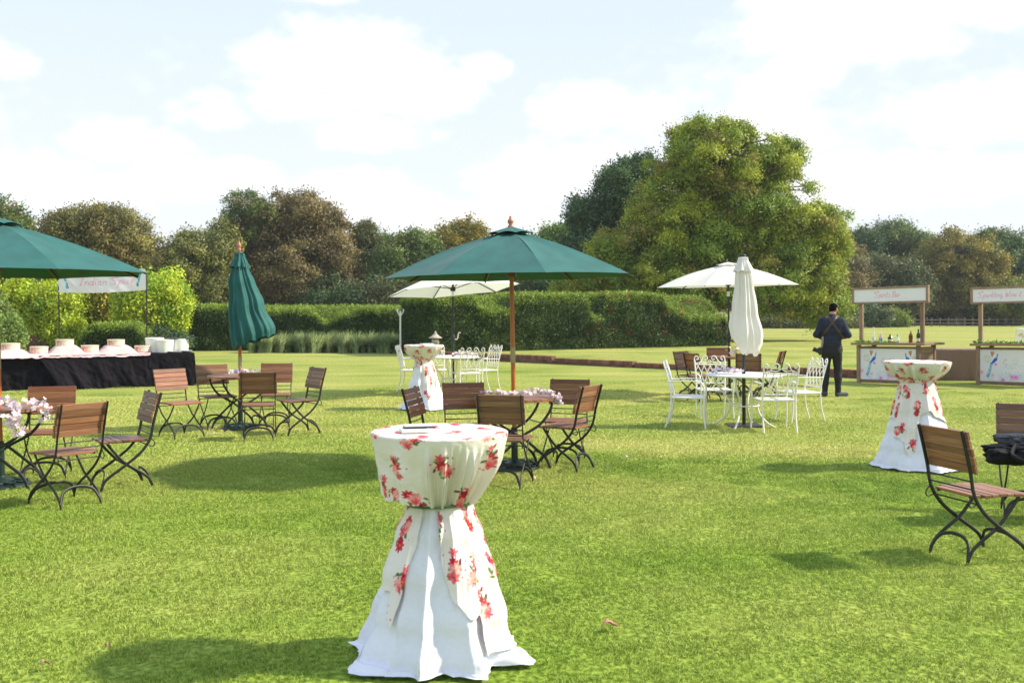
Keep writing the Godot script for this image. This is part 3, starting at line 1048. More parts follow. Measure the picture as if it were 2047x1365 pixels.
	tree("oak_tree", "golden-brown oak with a stout grey trunk between the two bars", "tree", Vector3(45.44, 0.10, -102.00), [[45.08, 7.53, 2.82, 1.85], [43.21, 5.74, 2.46, 1.74], [47.66, 5.84, 2.97, 2.05], [46.41, 3.95, 3.59, 1.79], [43.86, 2.78, 2.82, 1.33], [47.96, 2.67, 2.31, 1.33]], PAL.golden, 0.28, 0.80, 1.00, "trees beyond the far field", 0.34)
	tree("field_tree", "dark green tree at the right photo edge behind the oak", "tree", Vector3(55.52, 0.10, -112.00), [[54.83, 8.10, 2.70, 2.25], [57.22, 6.42, 2.70, 2.93], [53.69, 9.11, 1.46, 1.01]], PAL.darkgreen, 0.30, 0.75, 0.40, "trees beyond the far field", 0.34)
	tree("field_tree", "yellow-green low-branched tree right of the second bar's left post", "tree", Vector3(49.57, 0.10, -98.00), [[48.55, 2.39, 2.56, 1.38], [50.99, 3.13, 1.97, 1.97]], PAL.yellowgreen, 0.26, 0.80, 0.40, "trees beyond the far field", 0.34)
	tree("field_tree", "brown-tinged tree just right of the photographer's head, behind the big tree", "tree", Vector3(31.91, 0.10, -96.00), [[32.11, 4.54, 1.74, 2.80], [31.07, 2.13, 1.93, 1.83]], PAL.copper, 0.26, 0.80, 0.40, "trees beyond the far field", 0.34)
	tree("woodland_bush", "dark bush at the field's far edge left of the photographer", "bush", Vector3(25.49, 0.10, -88.00), [[25.48, 1.30, 2.74, 0.97], [27.25, 1.03, 1.77, 0.80], [23.72, 1.03, 1.77, 0.80]], PAL.dark, 0.26, 0.75, 0.15, "bushes along the far wood's edge", 0.34)
	tree("woodland_bush", "dark bush at the field's far edge behind the photographer's shoulder", "bush", Vector3(29.47, 0.10, -88.00), [[29.46, 1.30, 2.74, 0.97], [31.23, 1.03, 1.77, 0.80], [27.70, 1.03, 1.77, 0.80]], PAL.dark, 0.26, 0.75, 0.15, "bushes along the far wood's edge", 0.34)
	tree("woodland_bush", "dark bush in shade behind the spirits bar's right post", "bush", Vector3(43.19, 0.10, -104.00), [[43.18, 1.23, 3.24, 1.15], [45.27, 0.92, 2.09, 0.94], [41.09, 0.92, 2.09, 0.94]], PAL.dark, 0.26, 0.75, 0.15, "bushes along the far wood's edge", 0.34)
	tree("woodland_bush", "dark bush in shade beside the oak trunk", "bush", Vector3(48.42, 0.10, -104.00), [[48.40, 1.23, 3.24, 1.15], [50.50, 0.92, 2.09, 0.94], [46.32, 0.92, 2.09, 0.94]], PAL.dark, 0.26, 0.75, 0.15, "bushes along the far wood's edge", 0.34)
	tree("woodland_bush", "dark bush in shade at the photo's right edge", "bush", Vector3(53.12, 0.10, -104.00), [[53.10, 1.23, 3.24, 1.15], [55.20, 0.92, 2.09, 0.94], [51.02, 0.92, 2.09, 0.94]], PAL.dark, 0.26, 0.75, 0.15, "bushes along the far wood's edge", 0.34)
	tree("round_shrub", "small bright green rounded shrub by the far fence, seen through the spirits bar", "shrub", Vector3(34.30, 0.10, -90.00), [[34.30, 0.84, 0.90, 0.59], [33.76, 0.52, 0.63, 0.45], [34.93, 0.52, 0.63, 0.45]], PAL.shrub, 0.20, 1.10, 0.10, "", 0.34)
	tree("hedgerow_bush", "low straggling hedgerow bush at the near end of the field left of the photographer", "bush", Vector3(25.18, 0.10, -84.00), [[22.65, 0.38, 1.69, 0.38], [25.18, 0.47, 1.69, 0.42], [27.71, 0.38, 1.52, 0.42]], PAL.darkolive, 0.20, 0.90, 0.10, "", 0.34)
	tree("yellow_shrub", "bright yellow-green shrub right of the banner's right pole", "shrub", Vector3(-13.45, 0.00, -37.00), [[-13.25, 2.21, 0.89, 0.71], [-12.61, 1.93, 0.48, 0.52], [-13.63, 1.56, 0.74, 0.48], [-14.15, 2.02, 0.48, 0.56], [-12.61, 1.28, 0.26, 0.22]], PAL.yellow, 0.13, 1.00, 0.07, "yellow-green garden shrubs", 0.30)
	tree("yellow_shrub", "bright yellow-green shrub left of the banner's left pole", "shrub", Vector3(-17.50, 0.00, -37.50), [[-17.77, 1.65, 0.90, 0.72], [-16.93, 1.08, 0.49, 0.53], [-18.52, 2.03, 0.57, 0.57], [-17.20, 2.03, 0.75, 0.53], [-16.84, 0.52, 0.26, 0.26]], PAL.yellow, 0.13, 1.00, 0.07, "yellow-green garden shrubs", 0.30)
	tree("tinted_shrub", "green shrub with orange and pink leaves under the banner", "shrub", Vector3(-16.04, 0.00, -39.00), [[-16.03, 2.04, 0.82, 0.63], [-16.72, 1.85, 0.67, 0.59], [-15.44, 1.75, 0.59, 0.55], [-16.33, 1.26, 0.78, 0.39]], PAL.tinted, 0.15, 1.20, 0.07, "", 0.30)
	tree("pale_shrub", "green bushy shrub beside the orange pole at the left edge", "shrub", Vector3(-17.40, 0.00, -34.00), [[-17.45, 1.05, 0.48, 0.62], [-18.00, 1.31, 0.62, 0.85], [-17.08, 0.71, 0.24, 0.34]], PAL.greygreen, 0.10, 1.60, 0.05, "", 0.30)
	tree("low_plant", "low dark leafy plant under the banner's right pole, behind the white buckets", "shrub", Vector3(-12.91, 0.00, -36.00), [[-12.91, 0.56, 0.62, 0.33], [-12.28, 0.47, 0.40, 0.25], [-13.37, 0.49, 0.40, 0.25]], PAL.dark, 0.10, 1.40, 0.03, "", 0.30)


# ------------------------------------------------------------------ clipped hedges
func hedge(called: String, label: String, a: Vector3, b: Vector3, thick: float, front: Array, back: float, group := "", berries := 0.0) -> void:
	var r := RandomNumberGenerator.new()
	r.seed = hash(label)
	var t := thing(called, label, "hedge", a, 0.0, group)
	var long := a.distance_to(b)
	var dir := (b - a).normalized()
	var inward := Vector3.UP.cross(dir)
	if inward.z > 0.0:
		inward = -inward
	var bump := noise(hash(label) % 1000, 0.9, 3)
	var height := func(s: float, q: float) -> float:
		var front_h := curve1(front, s)
		return lerpf(front_h, maxf(back, front_h), smoothstep(0.05, 0.62, q)) + bump.get_noise_2d(s * 1.4, q * 4.0) * 0.10
	# the outline round the body: up the front, over the top, down the back
	var body := func(u: float, v: float) -> Vector3:
		var s := u * long
		var q := 0.0
		var y := 0.0
		if v < 0.38:
			y = v / 0.38
		elif v < 0.72:
			q = (v - 0.38) / 0.34
			y = 1.0
		else:
			q = 1.0
			y = 1.0 - (v - 0.72) / 0.28
		var h: float = height.call(s, q)
		var p := dir * s + inward * q * thick + Vector3(0, y * h, 0)
		var w := bump.get_noise_3d(p.x * 0.9, p.y * 1.6, p.z * 0.9)
		return p - inward * w * 0.16 * (1.0 - q) + inward * 0.10
	var m := MB.new()
	m.grid(int(long * 5.0), 60, body, func(u, v): return Vector2(u * long, v * 4.0))
	for e in [0.0, 1.0]:
		var at := m.v.size()
		for i in 9:
			for j in 9:
				var h: float = height.call(e * long, i / 8.0)
				m.vert(dir * (e * long + (0.08 if e == 0.0 else -0.08)) + inward * thick * (0.04 + 0.92 * i / 8.0) + Vector3(0, h * j / 8.0, 0), dir * (1.0 if e > 0.5 else -1.0))
		for i in 8:
			for j in 8:
				var k := at + i * 9 + j
				m.quad(k, k + 1, k + 10, k + 9)
	part("branches", m, M.hedge_core, t)
	if not bunches.has("sprig"):
		bunches["sprig"] = [leaf_bunch(900, 22, 0.13, 0.075, 0.4, -0.5), leaf_bunch(901, 22, 0.12, 0.07, 0.4, -0.5)]
	var places := [[], []]
	var tints := [PackedColorArray(), PackedColorArray()]
	var spots := []
	var step := 0.078
	for i in int(long / step):
		for j in int(3.6 / step):        # front and top
			spots.append(body.call((i + r.randf()) * step / long, j * step / 3.6 * 0.72))
	for e in [0.0, 1.0]:
		for i in int(thick / step):
			for j in int(2.2 / step):
				var q := (i + r.randf()) * step / thick
				var y := (j + r.randf()) * step
				if y < height.call(e * long, q):
					spots.append(dir * (e * long) + inward * thick * q + Vector3(0, y, 0))
	for p in spots:
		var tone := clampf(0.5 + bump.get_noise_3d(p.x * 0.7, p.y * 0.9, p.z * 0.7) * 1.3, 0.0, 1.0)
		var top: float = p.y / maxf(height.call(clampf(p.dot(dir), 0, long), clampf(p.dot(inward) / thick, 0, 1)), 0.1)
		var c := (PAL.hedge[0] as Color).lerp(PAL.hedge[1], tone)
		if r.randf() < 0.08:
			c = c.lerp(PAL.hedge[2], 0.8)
		if top > 0.90:                    # pale growth on the clipped top, sunlight there painted into its colour
			c = (PAL.hedgetop_lit[0] as Color).lerp(PAL.hedgetop_lit[1], r.randf())
		if berries > 0.0 and p.dot(dir) > berries and p.y > 0.5 and bump.get_noise_3d(p.x * 2.2, p.y * 2.6 + 9.0, p.z * 2.2) > 0.44:
			c = Color(0.30, 0.07, 0.02)   # a red-leaved creeper growing through it
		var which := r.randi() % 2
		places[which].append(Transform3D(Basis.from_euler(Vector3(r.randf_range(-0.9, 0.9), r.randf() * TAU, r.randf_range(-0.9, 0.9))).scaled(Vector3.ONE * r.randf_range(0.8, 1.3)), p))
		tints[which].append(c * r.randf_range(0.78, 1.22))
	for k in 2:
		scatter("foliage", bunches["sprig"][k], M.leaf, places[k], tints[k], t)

func hedges() -> void:
	M.hedge_core = std(lin(0.018, 0.034, 0.008), 0.95)
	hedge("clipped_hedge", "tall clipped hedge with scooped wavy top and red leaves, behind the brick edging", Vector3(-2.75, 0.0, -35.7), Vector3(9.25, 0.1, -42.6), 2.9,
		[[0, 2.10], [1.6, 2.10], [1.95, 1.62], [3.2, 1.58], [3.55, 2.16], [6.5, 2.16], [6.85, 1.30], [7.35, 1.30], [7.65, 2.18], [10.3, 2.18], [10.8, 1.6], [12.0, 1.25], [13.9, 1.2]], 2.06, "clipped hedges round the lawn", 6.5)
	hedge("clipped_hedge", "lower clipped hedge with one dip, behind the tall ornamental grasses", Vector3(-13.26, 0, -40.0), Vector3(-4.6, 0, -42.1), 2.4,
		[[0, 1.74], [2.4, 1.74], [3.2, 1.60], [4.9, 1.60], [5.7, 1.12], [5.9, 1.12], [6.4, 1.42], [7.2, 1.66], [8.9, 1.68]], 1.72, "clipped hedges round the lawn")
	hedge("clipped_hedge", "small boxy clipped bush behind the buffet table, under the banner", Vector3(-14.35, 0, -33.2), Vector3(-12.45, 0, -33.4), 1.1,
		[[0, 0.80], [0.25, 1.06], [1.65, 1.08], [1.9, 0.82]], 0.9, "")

func garden_left() -> void:
	# the old brick garden wall in the shade behind the shrubs
	var t := thing("garden_wall", "dark brown brick garden wall in shade behind the yellow shrubs", "wall", Vector3(-20.5, 0, -40.6))
	var m := std(Color.WHITE, 0.95)
	var p := Paint.new(256, 256, lin(0.10, 0.075, 0.06), 12)
	for row in 16:
		for k in 9:
			var c := lin(0.10, 0.045, 0.03).lerp(lin(0.16, 0.085, 0.06), p.r.randf())
			p.im.fill_rect(Rect2i(int(k * 32 + (row % 2) * 16 - 16), row * 16, 30, 14), c)
	m.albedo_texture = p.texture()
	m.uv1_triplanar = true
	m.uv1_world_triplanar = true
	m.uv1_scale = Vector3(1.0, 1.0, 1.0)
	var b := MB.new()
	b.box(Vector3(3.6, 0.62, 0), Vector3(7.2, 1.24, 0.24), 0.01)
	part("brickwork", b, m, t)
	b = MB.new()
	b.box(Vector3(3.6, 1.27, 0), Vector3(7.26, 0.07, 0.32), 0.015)
	part("coping", b, M.stone, t)
	t = thing("gate_post", "pale square post at the end of the dark garden wall, beside the low hedge", "post", Vector3(-13.55, 0, -40.3))
	b = MB.new()
	b.box(Vector3(0, 0.65, 0), Vector3(0.2, 1.3, 0.2), 0.01)
	part("shaft", b, M.planks[0], t)
	b = MB.new()
	b.box(Vector3(0, 1.325, 0), Vector3(0.26, 0.05, 0.26), 0.012)
	part("cap", b, M.planks[1], t)
	# ornamental grasses
	var r := RandomNumberGenerator.new()
	r.seed = 88
	var tuft := MB.new()
	for i in 190:
		var a := r.randf() * TAU
		var out := Vector3(cos(a), 0, sin(a))
		var p0 := out * r.randf() * 0.12
		var h := r.randf_range(0.5, 0.92)
		var reach := r.randf_range(0.1, 0.6)
		var side := out.cross(Vector3.UP) * 0.013
		var k := r.randf_range(0.7, 1.25)
		tuft.col = Color(k * 1.05, k, k * 1.1) if r.randf() > 0.2 else Color(1.7 * k, 1.45 * k, 2.2 * k)
		var nn := (out + Vector3.UP).normalized()
		var last := []
		for s in 5:
			var q := s / 4.0
			var c := p0 + out * reach * q * q + Vector3(0, h * (q - 0.28 * q * q * q * reach * 2.0), 0)
			var ww := side * (1.0 - q * 0.85)
			var now := [tuft.vert(c - ww, nn), tuft.vert(c + ww, nn)]
			if s > 0:
				tuft.quad(last[0], last[1], now[1], now[0])
			last = now
	var tm := tuft.mesh()
	var px := [-9.75, -9.15, -8.5, -7.95, -7.35, -6.8, -6.3, -5.75, -5.2, -4.75, -4.3]
	for i in px.size():
		var where: String = ["behind the folded green parasol", "at the foot of the low hedge", "before the low hedge's middle", "below the red patch of the low hedge", "just left of the low hedge's dip", "under the low hedge's dip", "just right of the low hedge's dip", "before the low hedge's right part", "left of the slim white post", "beside the slim white post", "at the tall hedge's dark end"][i]
		var o := thing("ornamental_grass", "clump of pale arching ornamental grass " + where, "grass clump", Vector3(px[i], 0, -38.4 - (i % 3) * 0.5), i * 1.3, "ornamental grasses along the low hedge")
		var places := []
		var tints := PackedColorArray()
		for k in 9:
			places.append(Transform3D(Basis(Vector3.UP, r.randf() * TAU).scaled(Vector3.ONE * r.randf_range(0.75, 1.1)), Vector3(r.randf_range(-0.38, 0.38), 0, r.randf_range(-0.35, 0.35))))
			tints.append(Color(0.27, 0.38, 0.12).lerp(Color(0.36, 0.43, 0.18), r.randf()))
		scatter("leaves", tm, M.leaf, places, tints, o)
	# stone lantern on its pier at the end of the edging
	t = thing("stone_lantern", "small pale stone lantern with pagoda roof, before the tall hedge", "stone lantern", Vector3(-2.62, 0.0, -34.0))
	t.scale = Vector3.ONE * 0.82
	b = MB.new()
	b.box(Vector3(0, 0.17, 0), Vector3(0.62, 0.34, 0.5), 0.02)
	part("pier", b, M.stone, t)
	b = MB.new()
	b.lathe([Vector2(0.01, 0.341), Vector2(0.24, 0.341), Vector2(0.24, 0.40), Vector2(0.15, 0.44), Vector2(0.13, 0.60), Vector2(0.17, 0.64), Vector2(0.01, 0.64)], 8)
	part("base", b, M.stone, t)
	b = MB.new()
	b.lathe([Vector2(0.01, 0.641), Vector2(0.16, 0.642), Vector2(0.145, 0.82), Vector2(0.01, 0.83)], 6)
	part("lamp_house", b, M.stone, t)
	b = MB.new()
	b.lathe([Vector2(0.01, 0.832), Vector2(0.29, 0.835), Vector2(0.27, 0.87), Vector2(0.16, 0.94), Vector2(0.08, 1.02), Vector2(0.05, 1.03), Vector2(0.06, 1.07), Vector2(0.03, 1.13), Vector2(0.001, 1.16)], 6)
	part("roof", b, M.stone, t)
	# slim white post with scrolled brackets by the low hedge
	t = thing("white_post", "slim white metal post with scrolled brackets between the two hedges", "post", Vector3(-4.15, 0, -37.0))
	b = MB.new()
	b.tube([Vector3(0, -0.05, 0), Vector3(0, 1.62, 0)], 0.035, 8)
	part("shaft", b, M.white_paint, t)
	for s in [-1, 1]:
		b = MB.new()
		b.tube(smooth([Vector3(0, 1.40, 0), Vector3(0.05 * s, 1.5, 0), Vector3(0.11 * s, 1.60, 0), Vector3(0.12 * s, 1.66, 0), Vector3(0.08 * s, 1.68, 0)], 4), 0.022, 6)
		part("bracket", b, M.white_paint, t)

func field_edge() -> void:
	var a := Vector3(27.0, 0.12, -90.0)
	var b := Vector3(56.0, 0.12, -98.0)
	var t := thing("field_fence", "low wooden post and rail fence along the far edge of the field", "fence", a)
	var dir := (b - a).normalized()
	var long := a.distance_to(b)
	var r := RandomNumberGenerator.new()
	r.seed = 9
	var turn := Basis(Vector3.UP, atan2(-dir.z, dir.x))
	for i in int(long / 0.92) + 1:
		var m := MB.new()
		m.box(dir * i * 0.92 + Vector3(0, 0.36 + r.randf() * 0.04, 0), Vector3(0.10, 0.86, 0.10), 0.01, turn)
		part("post", m, M.fence_wood, t)
	for y in [0.30, 0.62]:
		for i in int(long / 2.76):
			var m := MB.new()
			m.box(dir * (i * 2.76 + 1.38) + Vector3(0, y + r.randf_range(-0.015, 0.015), 0.07), Vector3(2.74, 0.075, 0.035), 0.008, turn)
			part("rail", m, M.fence_wood, t)

func brick_edging() -> void:
	# low stepped edging of bricks on edge under a coping, lower as it comes nearer
	var w0 := Vector3(-2.64, 0, -34.2)
	var dir := Vector3(11.1, 0, 10.1).normalized()
	var turn := Basis(Vector3.UP, atan2(-dir.z, dir.x))
	var nn := Vector3(dir.z, 0, -dir.x)
	if nn.z < 0:
		nn = -nn
	var r := RandomNumberGenerator.new()
	r.seed = 14
	var runs := [[0.2, 5.35, 0.235, "highest stretch, behind the central parasol pole"], [5.4, 8.35, 0.18, "middle stretch, stepping down beside the grass bank"], [8.4, 12.6, 0.145, "lowest long stretch, behind the white chairs"], [13.15, 15.3, 0.20, "short stretch beside the photographer and the spirits bar"]]
	for k in runs.size():
		var s0: float = runs[k][0]
		var s1: float = runs[k][1]
		var h: float = runs[k][2]
		var t := thing("brick_edging", "low red brick edging wall, " + runs[k][3], "wall", w0 + dir * s0, 0.0, "low brick walls edging the lawn")
		var b := MB.new()
		b.box(dir * (s1 - s0) * 0.5 + Vector3(0, h * 0.5 - 0.06, 0), Vector3(s1 - s0 - 0.06, h, 0.20), 0.005, turn)
		part("mortar", b, M.mortar, t)
		var bricks := MB.new()
		var s := 0.0
		while s < s1 - s0 - 0.05:
			bricks.col = Color(0.155, 0.062, 0.040).lerp(Color(0.27, 0.125, 0.085), r.randf()) * r.randf_range(0.75, 1.15)
			bricks.box(dir * (s + 0.034) + Vector3(0, h - 0.052 + r.randf_range(-0.004, 0.004), 0), Vector3(0.062, 0.112, 0.235 + r.randf() * 0.008), 0.005, turn)
			s += 0.072
		var o := part("brick", bricks, M.vert, t)
		o.set_meta("kind", "stuff")
		bricks = MB.new()
		s = 0.0
		var row := 0
		while s < s1 - s0 - 0.1:
			for y in [h - 0.145, h - 0.22]:
				if y > -0.02:
					bricks.col = Color(0.11, 0.05, 0.035).lerp(Color(0.22, 0.105, 0.075), r.randf())
					bricks.box(dir * (s + 0.11 + (0.05 if y < h - 0.2 else 0.0)) + Vector3(0, y, 0), Vector3(0.212, 0.064, 0.222), 0.004, turn)
			s += 0.224
			row += 1
		o = part("brick", bricks, M.vert, t)
		o.set_meta("kind", "stuff")


# ------------------------------------------------------------------ parasols
func rod(called: String, pts: Array, r, mat: Material, parent: Node3D, sides := 8, squash := 1.0, up := Vector3.ZERO) -> MeshInstance3D:
	var b := MB.new()
	b.tube(pts, r, sides, squash, up)
	return part(called, b, mat, parent)

func iron_foot(t: Node3D, mat: Material, r: float, tube_h: float, lean := 0.0) -> void:
	var b := MB.new()
	b.lathe([Vector2(0.03, 0.0), Vector2(r, 0.0), Vector2(r + 0.005, 0.018), Vector2(r - 0.03, 0.034), Vector2(r * 0.72, 0.03), Vector2(r * 0.5, 0.05), Vector2(0.05, 0.075), Vector2(0.034, 0.10)], 28)
	for k in 10:       # the cast scroll pattern of the plate
		var a := TAU * k / 10.0
		b.tube(smooth([Vector3(cos(a) * r * 0.45, 0.055, sin(a) * r * 0.45), Vector3(cos(a + 0.25) * r * 0.65, 0.05, sin(a + 0.25) * r * 0.65), Vector3(cos(a + 0.05) * r * 0.86, 0.045, sin(a + 0.05) * r * 0.86), Vector3(cos(a - 0.2) * r * 0.7, 0.048, sin(a - 0.2) * r * 0.7)], 3), 0.012, 6)
	part("base_plate", b, mat, t)
	b = MB.new()
	b.lathe([Vector2(0.034, 0.08), Vector2(0.034, tube_h), Vector2(0.027, tube_h + 0.004)], 12)
	part("base_tube", b, mat, t)

func open_canopy(t: Node3D, R: float, top: float, edge: float, sides: int, turn: float, mat: Material, rib_mat: Material, cap_r: float, tilt := Basis(), flat := 0.0) -> void:
	var pivot := Vector3(0, top - 0.3, 0)
	var rib_at := func(k: float, q: float) -> Vector3:
		var a := turn + TAU * k / sides
		return Vector3(sin(a) * R * q, lerpf(top, edge, q) + flat * sin(PI * q), cos(a) * R * q)
	var put := func(p: Vector3) -> Vector3: return pivot + tilt * (p - pivot)
	var r := RandomNumberGenerator.new()
	r.seed = hash(t.name)
	for k in sides:
		var b := MB.new()
		var sag := 0.018 + r.randf() * 0.016
		b.grid(14, 10, func(u, w):
			var q: float = 0.04 + 0.96 * u
			var p: Vector3 = (rib_at.call(k, q) as Vector3).lerp(rib_at.call(k + 1, q), w)
			var mid: float = 4.0 * w * (1.0 - w)
			var inward: Vector3 = Vector3(p.x, 0, p.z).normalized() * -mid * 0.03 * pow(u, 6.0)
			p += Vector3(0, -sag * mid * sin(PI * u) + 0.008 * mid * pow(u, 8.0) + 0.0035 * sin(w * 14.0 + u * 5.0 + k) * sin(u * 3.0), 0) + inward
			return put.call(p), func(u, w): return Vector2(u * R, w))
		for i in b.n.size():
			if b.n[i].y < 0:
				b.n[i] = -b.n[i]
		b.ix = flipped(b)
		part("canopy_panel", b, mat, t)
	var b2 := MB.new()
	b2.grid(6, sides * 6, func(u, w):
		var k: float = w * sides
		var f := fposmod(k, 1.0)
		var q: float = u * cap_r / R
		var p: Vector3 = (rib_at.call(floor(k), q) as Vector3).lerp(rib_at.call(floor(k) + 1.0, q), f)
		p.y += 0.045 - 0.02 * u * (1.0 + 0.9 * sin(f * PI) * -1.0)
		return put.call(p), func(u, w): return Vector2(u, w * 4.0))
	for i in b2.n.size():
		if b2.n[i].y < 0:
			b2.n[i] = -b2.n[i]
	b2.ix = flipped(b2)
	part("vent_cap", b2, mat, t)
	for k in sides:
		var b3 := MB.new()
		b3.tube([put.call(rib_at.call(k, 0.05) - Vector3(0, 0.03, 0)), put.call(rib_at.call(k, 0.5) - Vector3(0, 0.022, 0)), put.call(rib_at.call(k, 0.99) - Vector3(0, 0.012, 0))], 0.011, 6)
		part("rib", b3, rib_mat, t)
		b3 = MB.new()
		b3.tube([put.call(Vector3(sin(turn + TAU * k / sides) * 0.04, edge + (top - edge) * 0.12, cos(turn + TAU * k / sides) * 0.04)), put.call(rib_at.call(k, 0.52) - Vector3(0, 0.03, 0))], 0.008, 6)
		part("strut", b3, rib_mat, t)
	var b4 := MB.new()
	b4.lathe([Vector2(0.02, edge + (top - edge) * 0.12 - 0.05), Vector2(0.052, edge + (top - edge) * 0.12 - 0.045), Vector2(0.055, edge + (top - edge) * 0.12 + 0.02), Vector2(0.03, edge + (top - edge) * 0.12 + 0.03)], 12)
	part("runner", b4, rib_mat, t)

func flipped(b: MB) -> PackedInt32Array:
	# windings that follow the normals after those were turned up
	var out := PackedInt32Array()
	var i := 0
	while i < b.ix.size():
		var a := b.ix[i]
		var c := b.ix[i + 1]
		var d := b.ix[i + 2]
		if (b.v[c] - b.v[a]).cross(b.v[d] - b.v[a]).dot(b.n[a] + b.n[c] + b.n[d]) > 0.0:
			out.append_array(PackedInt32Array([a, d, c]))
		else:
			out.append_array(PackedInt32Array([a, c, d]))
		i += 3
	return out

func wooden_pole(t: Node3D, top: float, joint: float, foot: float) -> void:
	rod("upper_pole", [Vector3(0, joint + 0.05, 0), Vector3(0, top + 0.02, 0)], 0.0235, M.pole_wood, t, 14)
	rod("lower_pole", [Vector3(0, foot - 0.1, 0), Vector3(0, joint - 0.09, 0)], 0.0235, M.pole_wood, t, 14)
	rod("ferrule", [Vector3(0, joint - 0.10, 0), Vector3(0, joint + 0.06, 0)], 0.0262, M.brass, t, 14)
	var b := MB.new()
	b.lathe([Vector2(0.03, top + 0.02), Vector2(0.034, top + 0.035), Vector2(0.018, top + 0.05), Vector2(0.035, top + 0.075), Vector2(0.03, top + 0.1), Vector2(0.012, top + 0.115), Vector2(0.018, top + 0.13), Vector2(0.001, top + 0.145)], 14)
	part("finial", b, M.finial, t)

func folded_canopy(t: Node3D, top: float, keys: Array, lean: Array, low: Callable, folds: int, mat: Material, cap: Array) -> void:
	var b := MB.new()
	var wob := noise(hash(t.name) % 997, 1.6, 2)
	var shape := func(u: float, v: float) -> Vector3:
		var a := u * TAU
		var bottom: float = low.call(a)
		var y := lerpf(top, bottom, v)
		var rr := curve1(keys, v)
		var warp := wob.get_noise_2d(cos(a) * 0.8, v * 0.25 + sin(a)) * 0.7
		var ph := a * folds + warp * 2.5 + v * 0.5
		var fold := 1.0 - absf(sin(ph * 0.5)) * 1.25
		var depth := lerpf(0.10, 0.30, smoothstep(0.0, 0.5, v)) * rr
		var rad := rr * (1.0 + wob.get_noise_2d(cos(a) * 1.1 + 5.0, sin(a) * 1.1 + v * 0.3) * 0.25) + fold * depth * 0.5 + sin(a * 21.0 + v * 3.0) * 0.003
		return Vector3(curve1(lean, v) + cos(a) * rad, y + 0.03 * fold * v, sin(a) * rad)
	b.grid(168, 44, shape, func(u, v): return Vector2(u * 2.0, v * 1.5), true, true)
	part("folded_canopy", b, mat, t)
	b = MB.new()
	b.grid(96, 10, func(u, v):
		var a: float = u * TAU
		var rad = lerpf(0.028, cap[0], pow(v, 0.75)) * (1.0 + (0.12 * sin(a * folds) + 0.05 * sin(a * 13.0 + 1.0)) * v)
		return Vector3(curve1(lean, v * 0.1) + cos(a) * rad, top + 0.02 - v * cap[1] + 0.012 * sin(a * folds + 1.0) * v, sin(a) * rad), func(u, v): return Vector2(u * 2.0, v), true, true)
	part("vent_cap", b, mat, t)

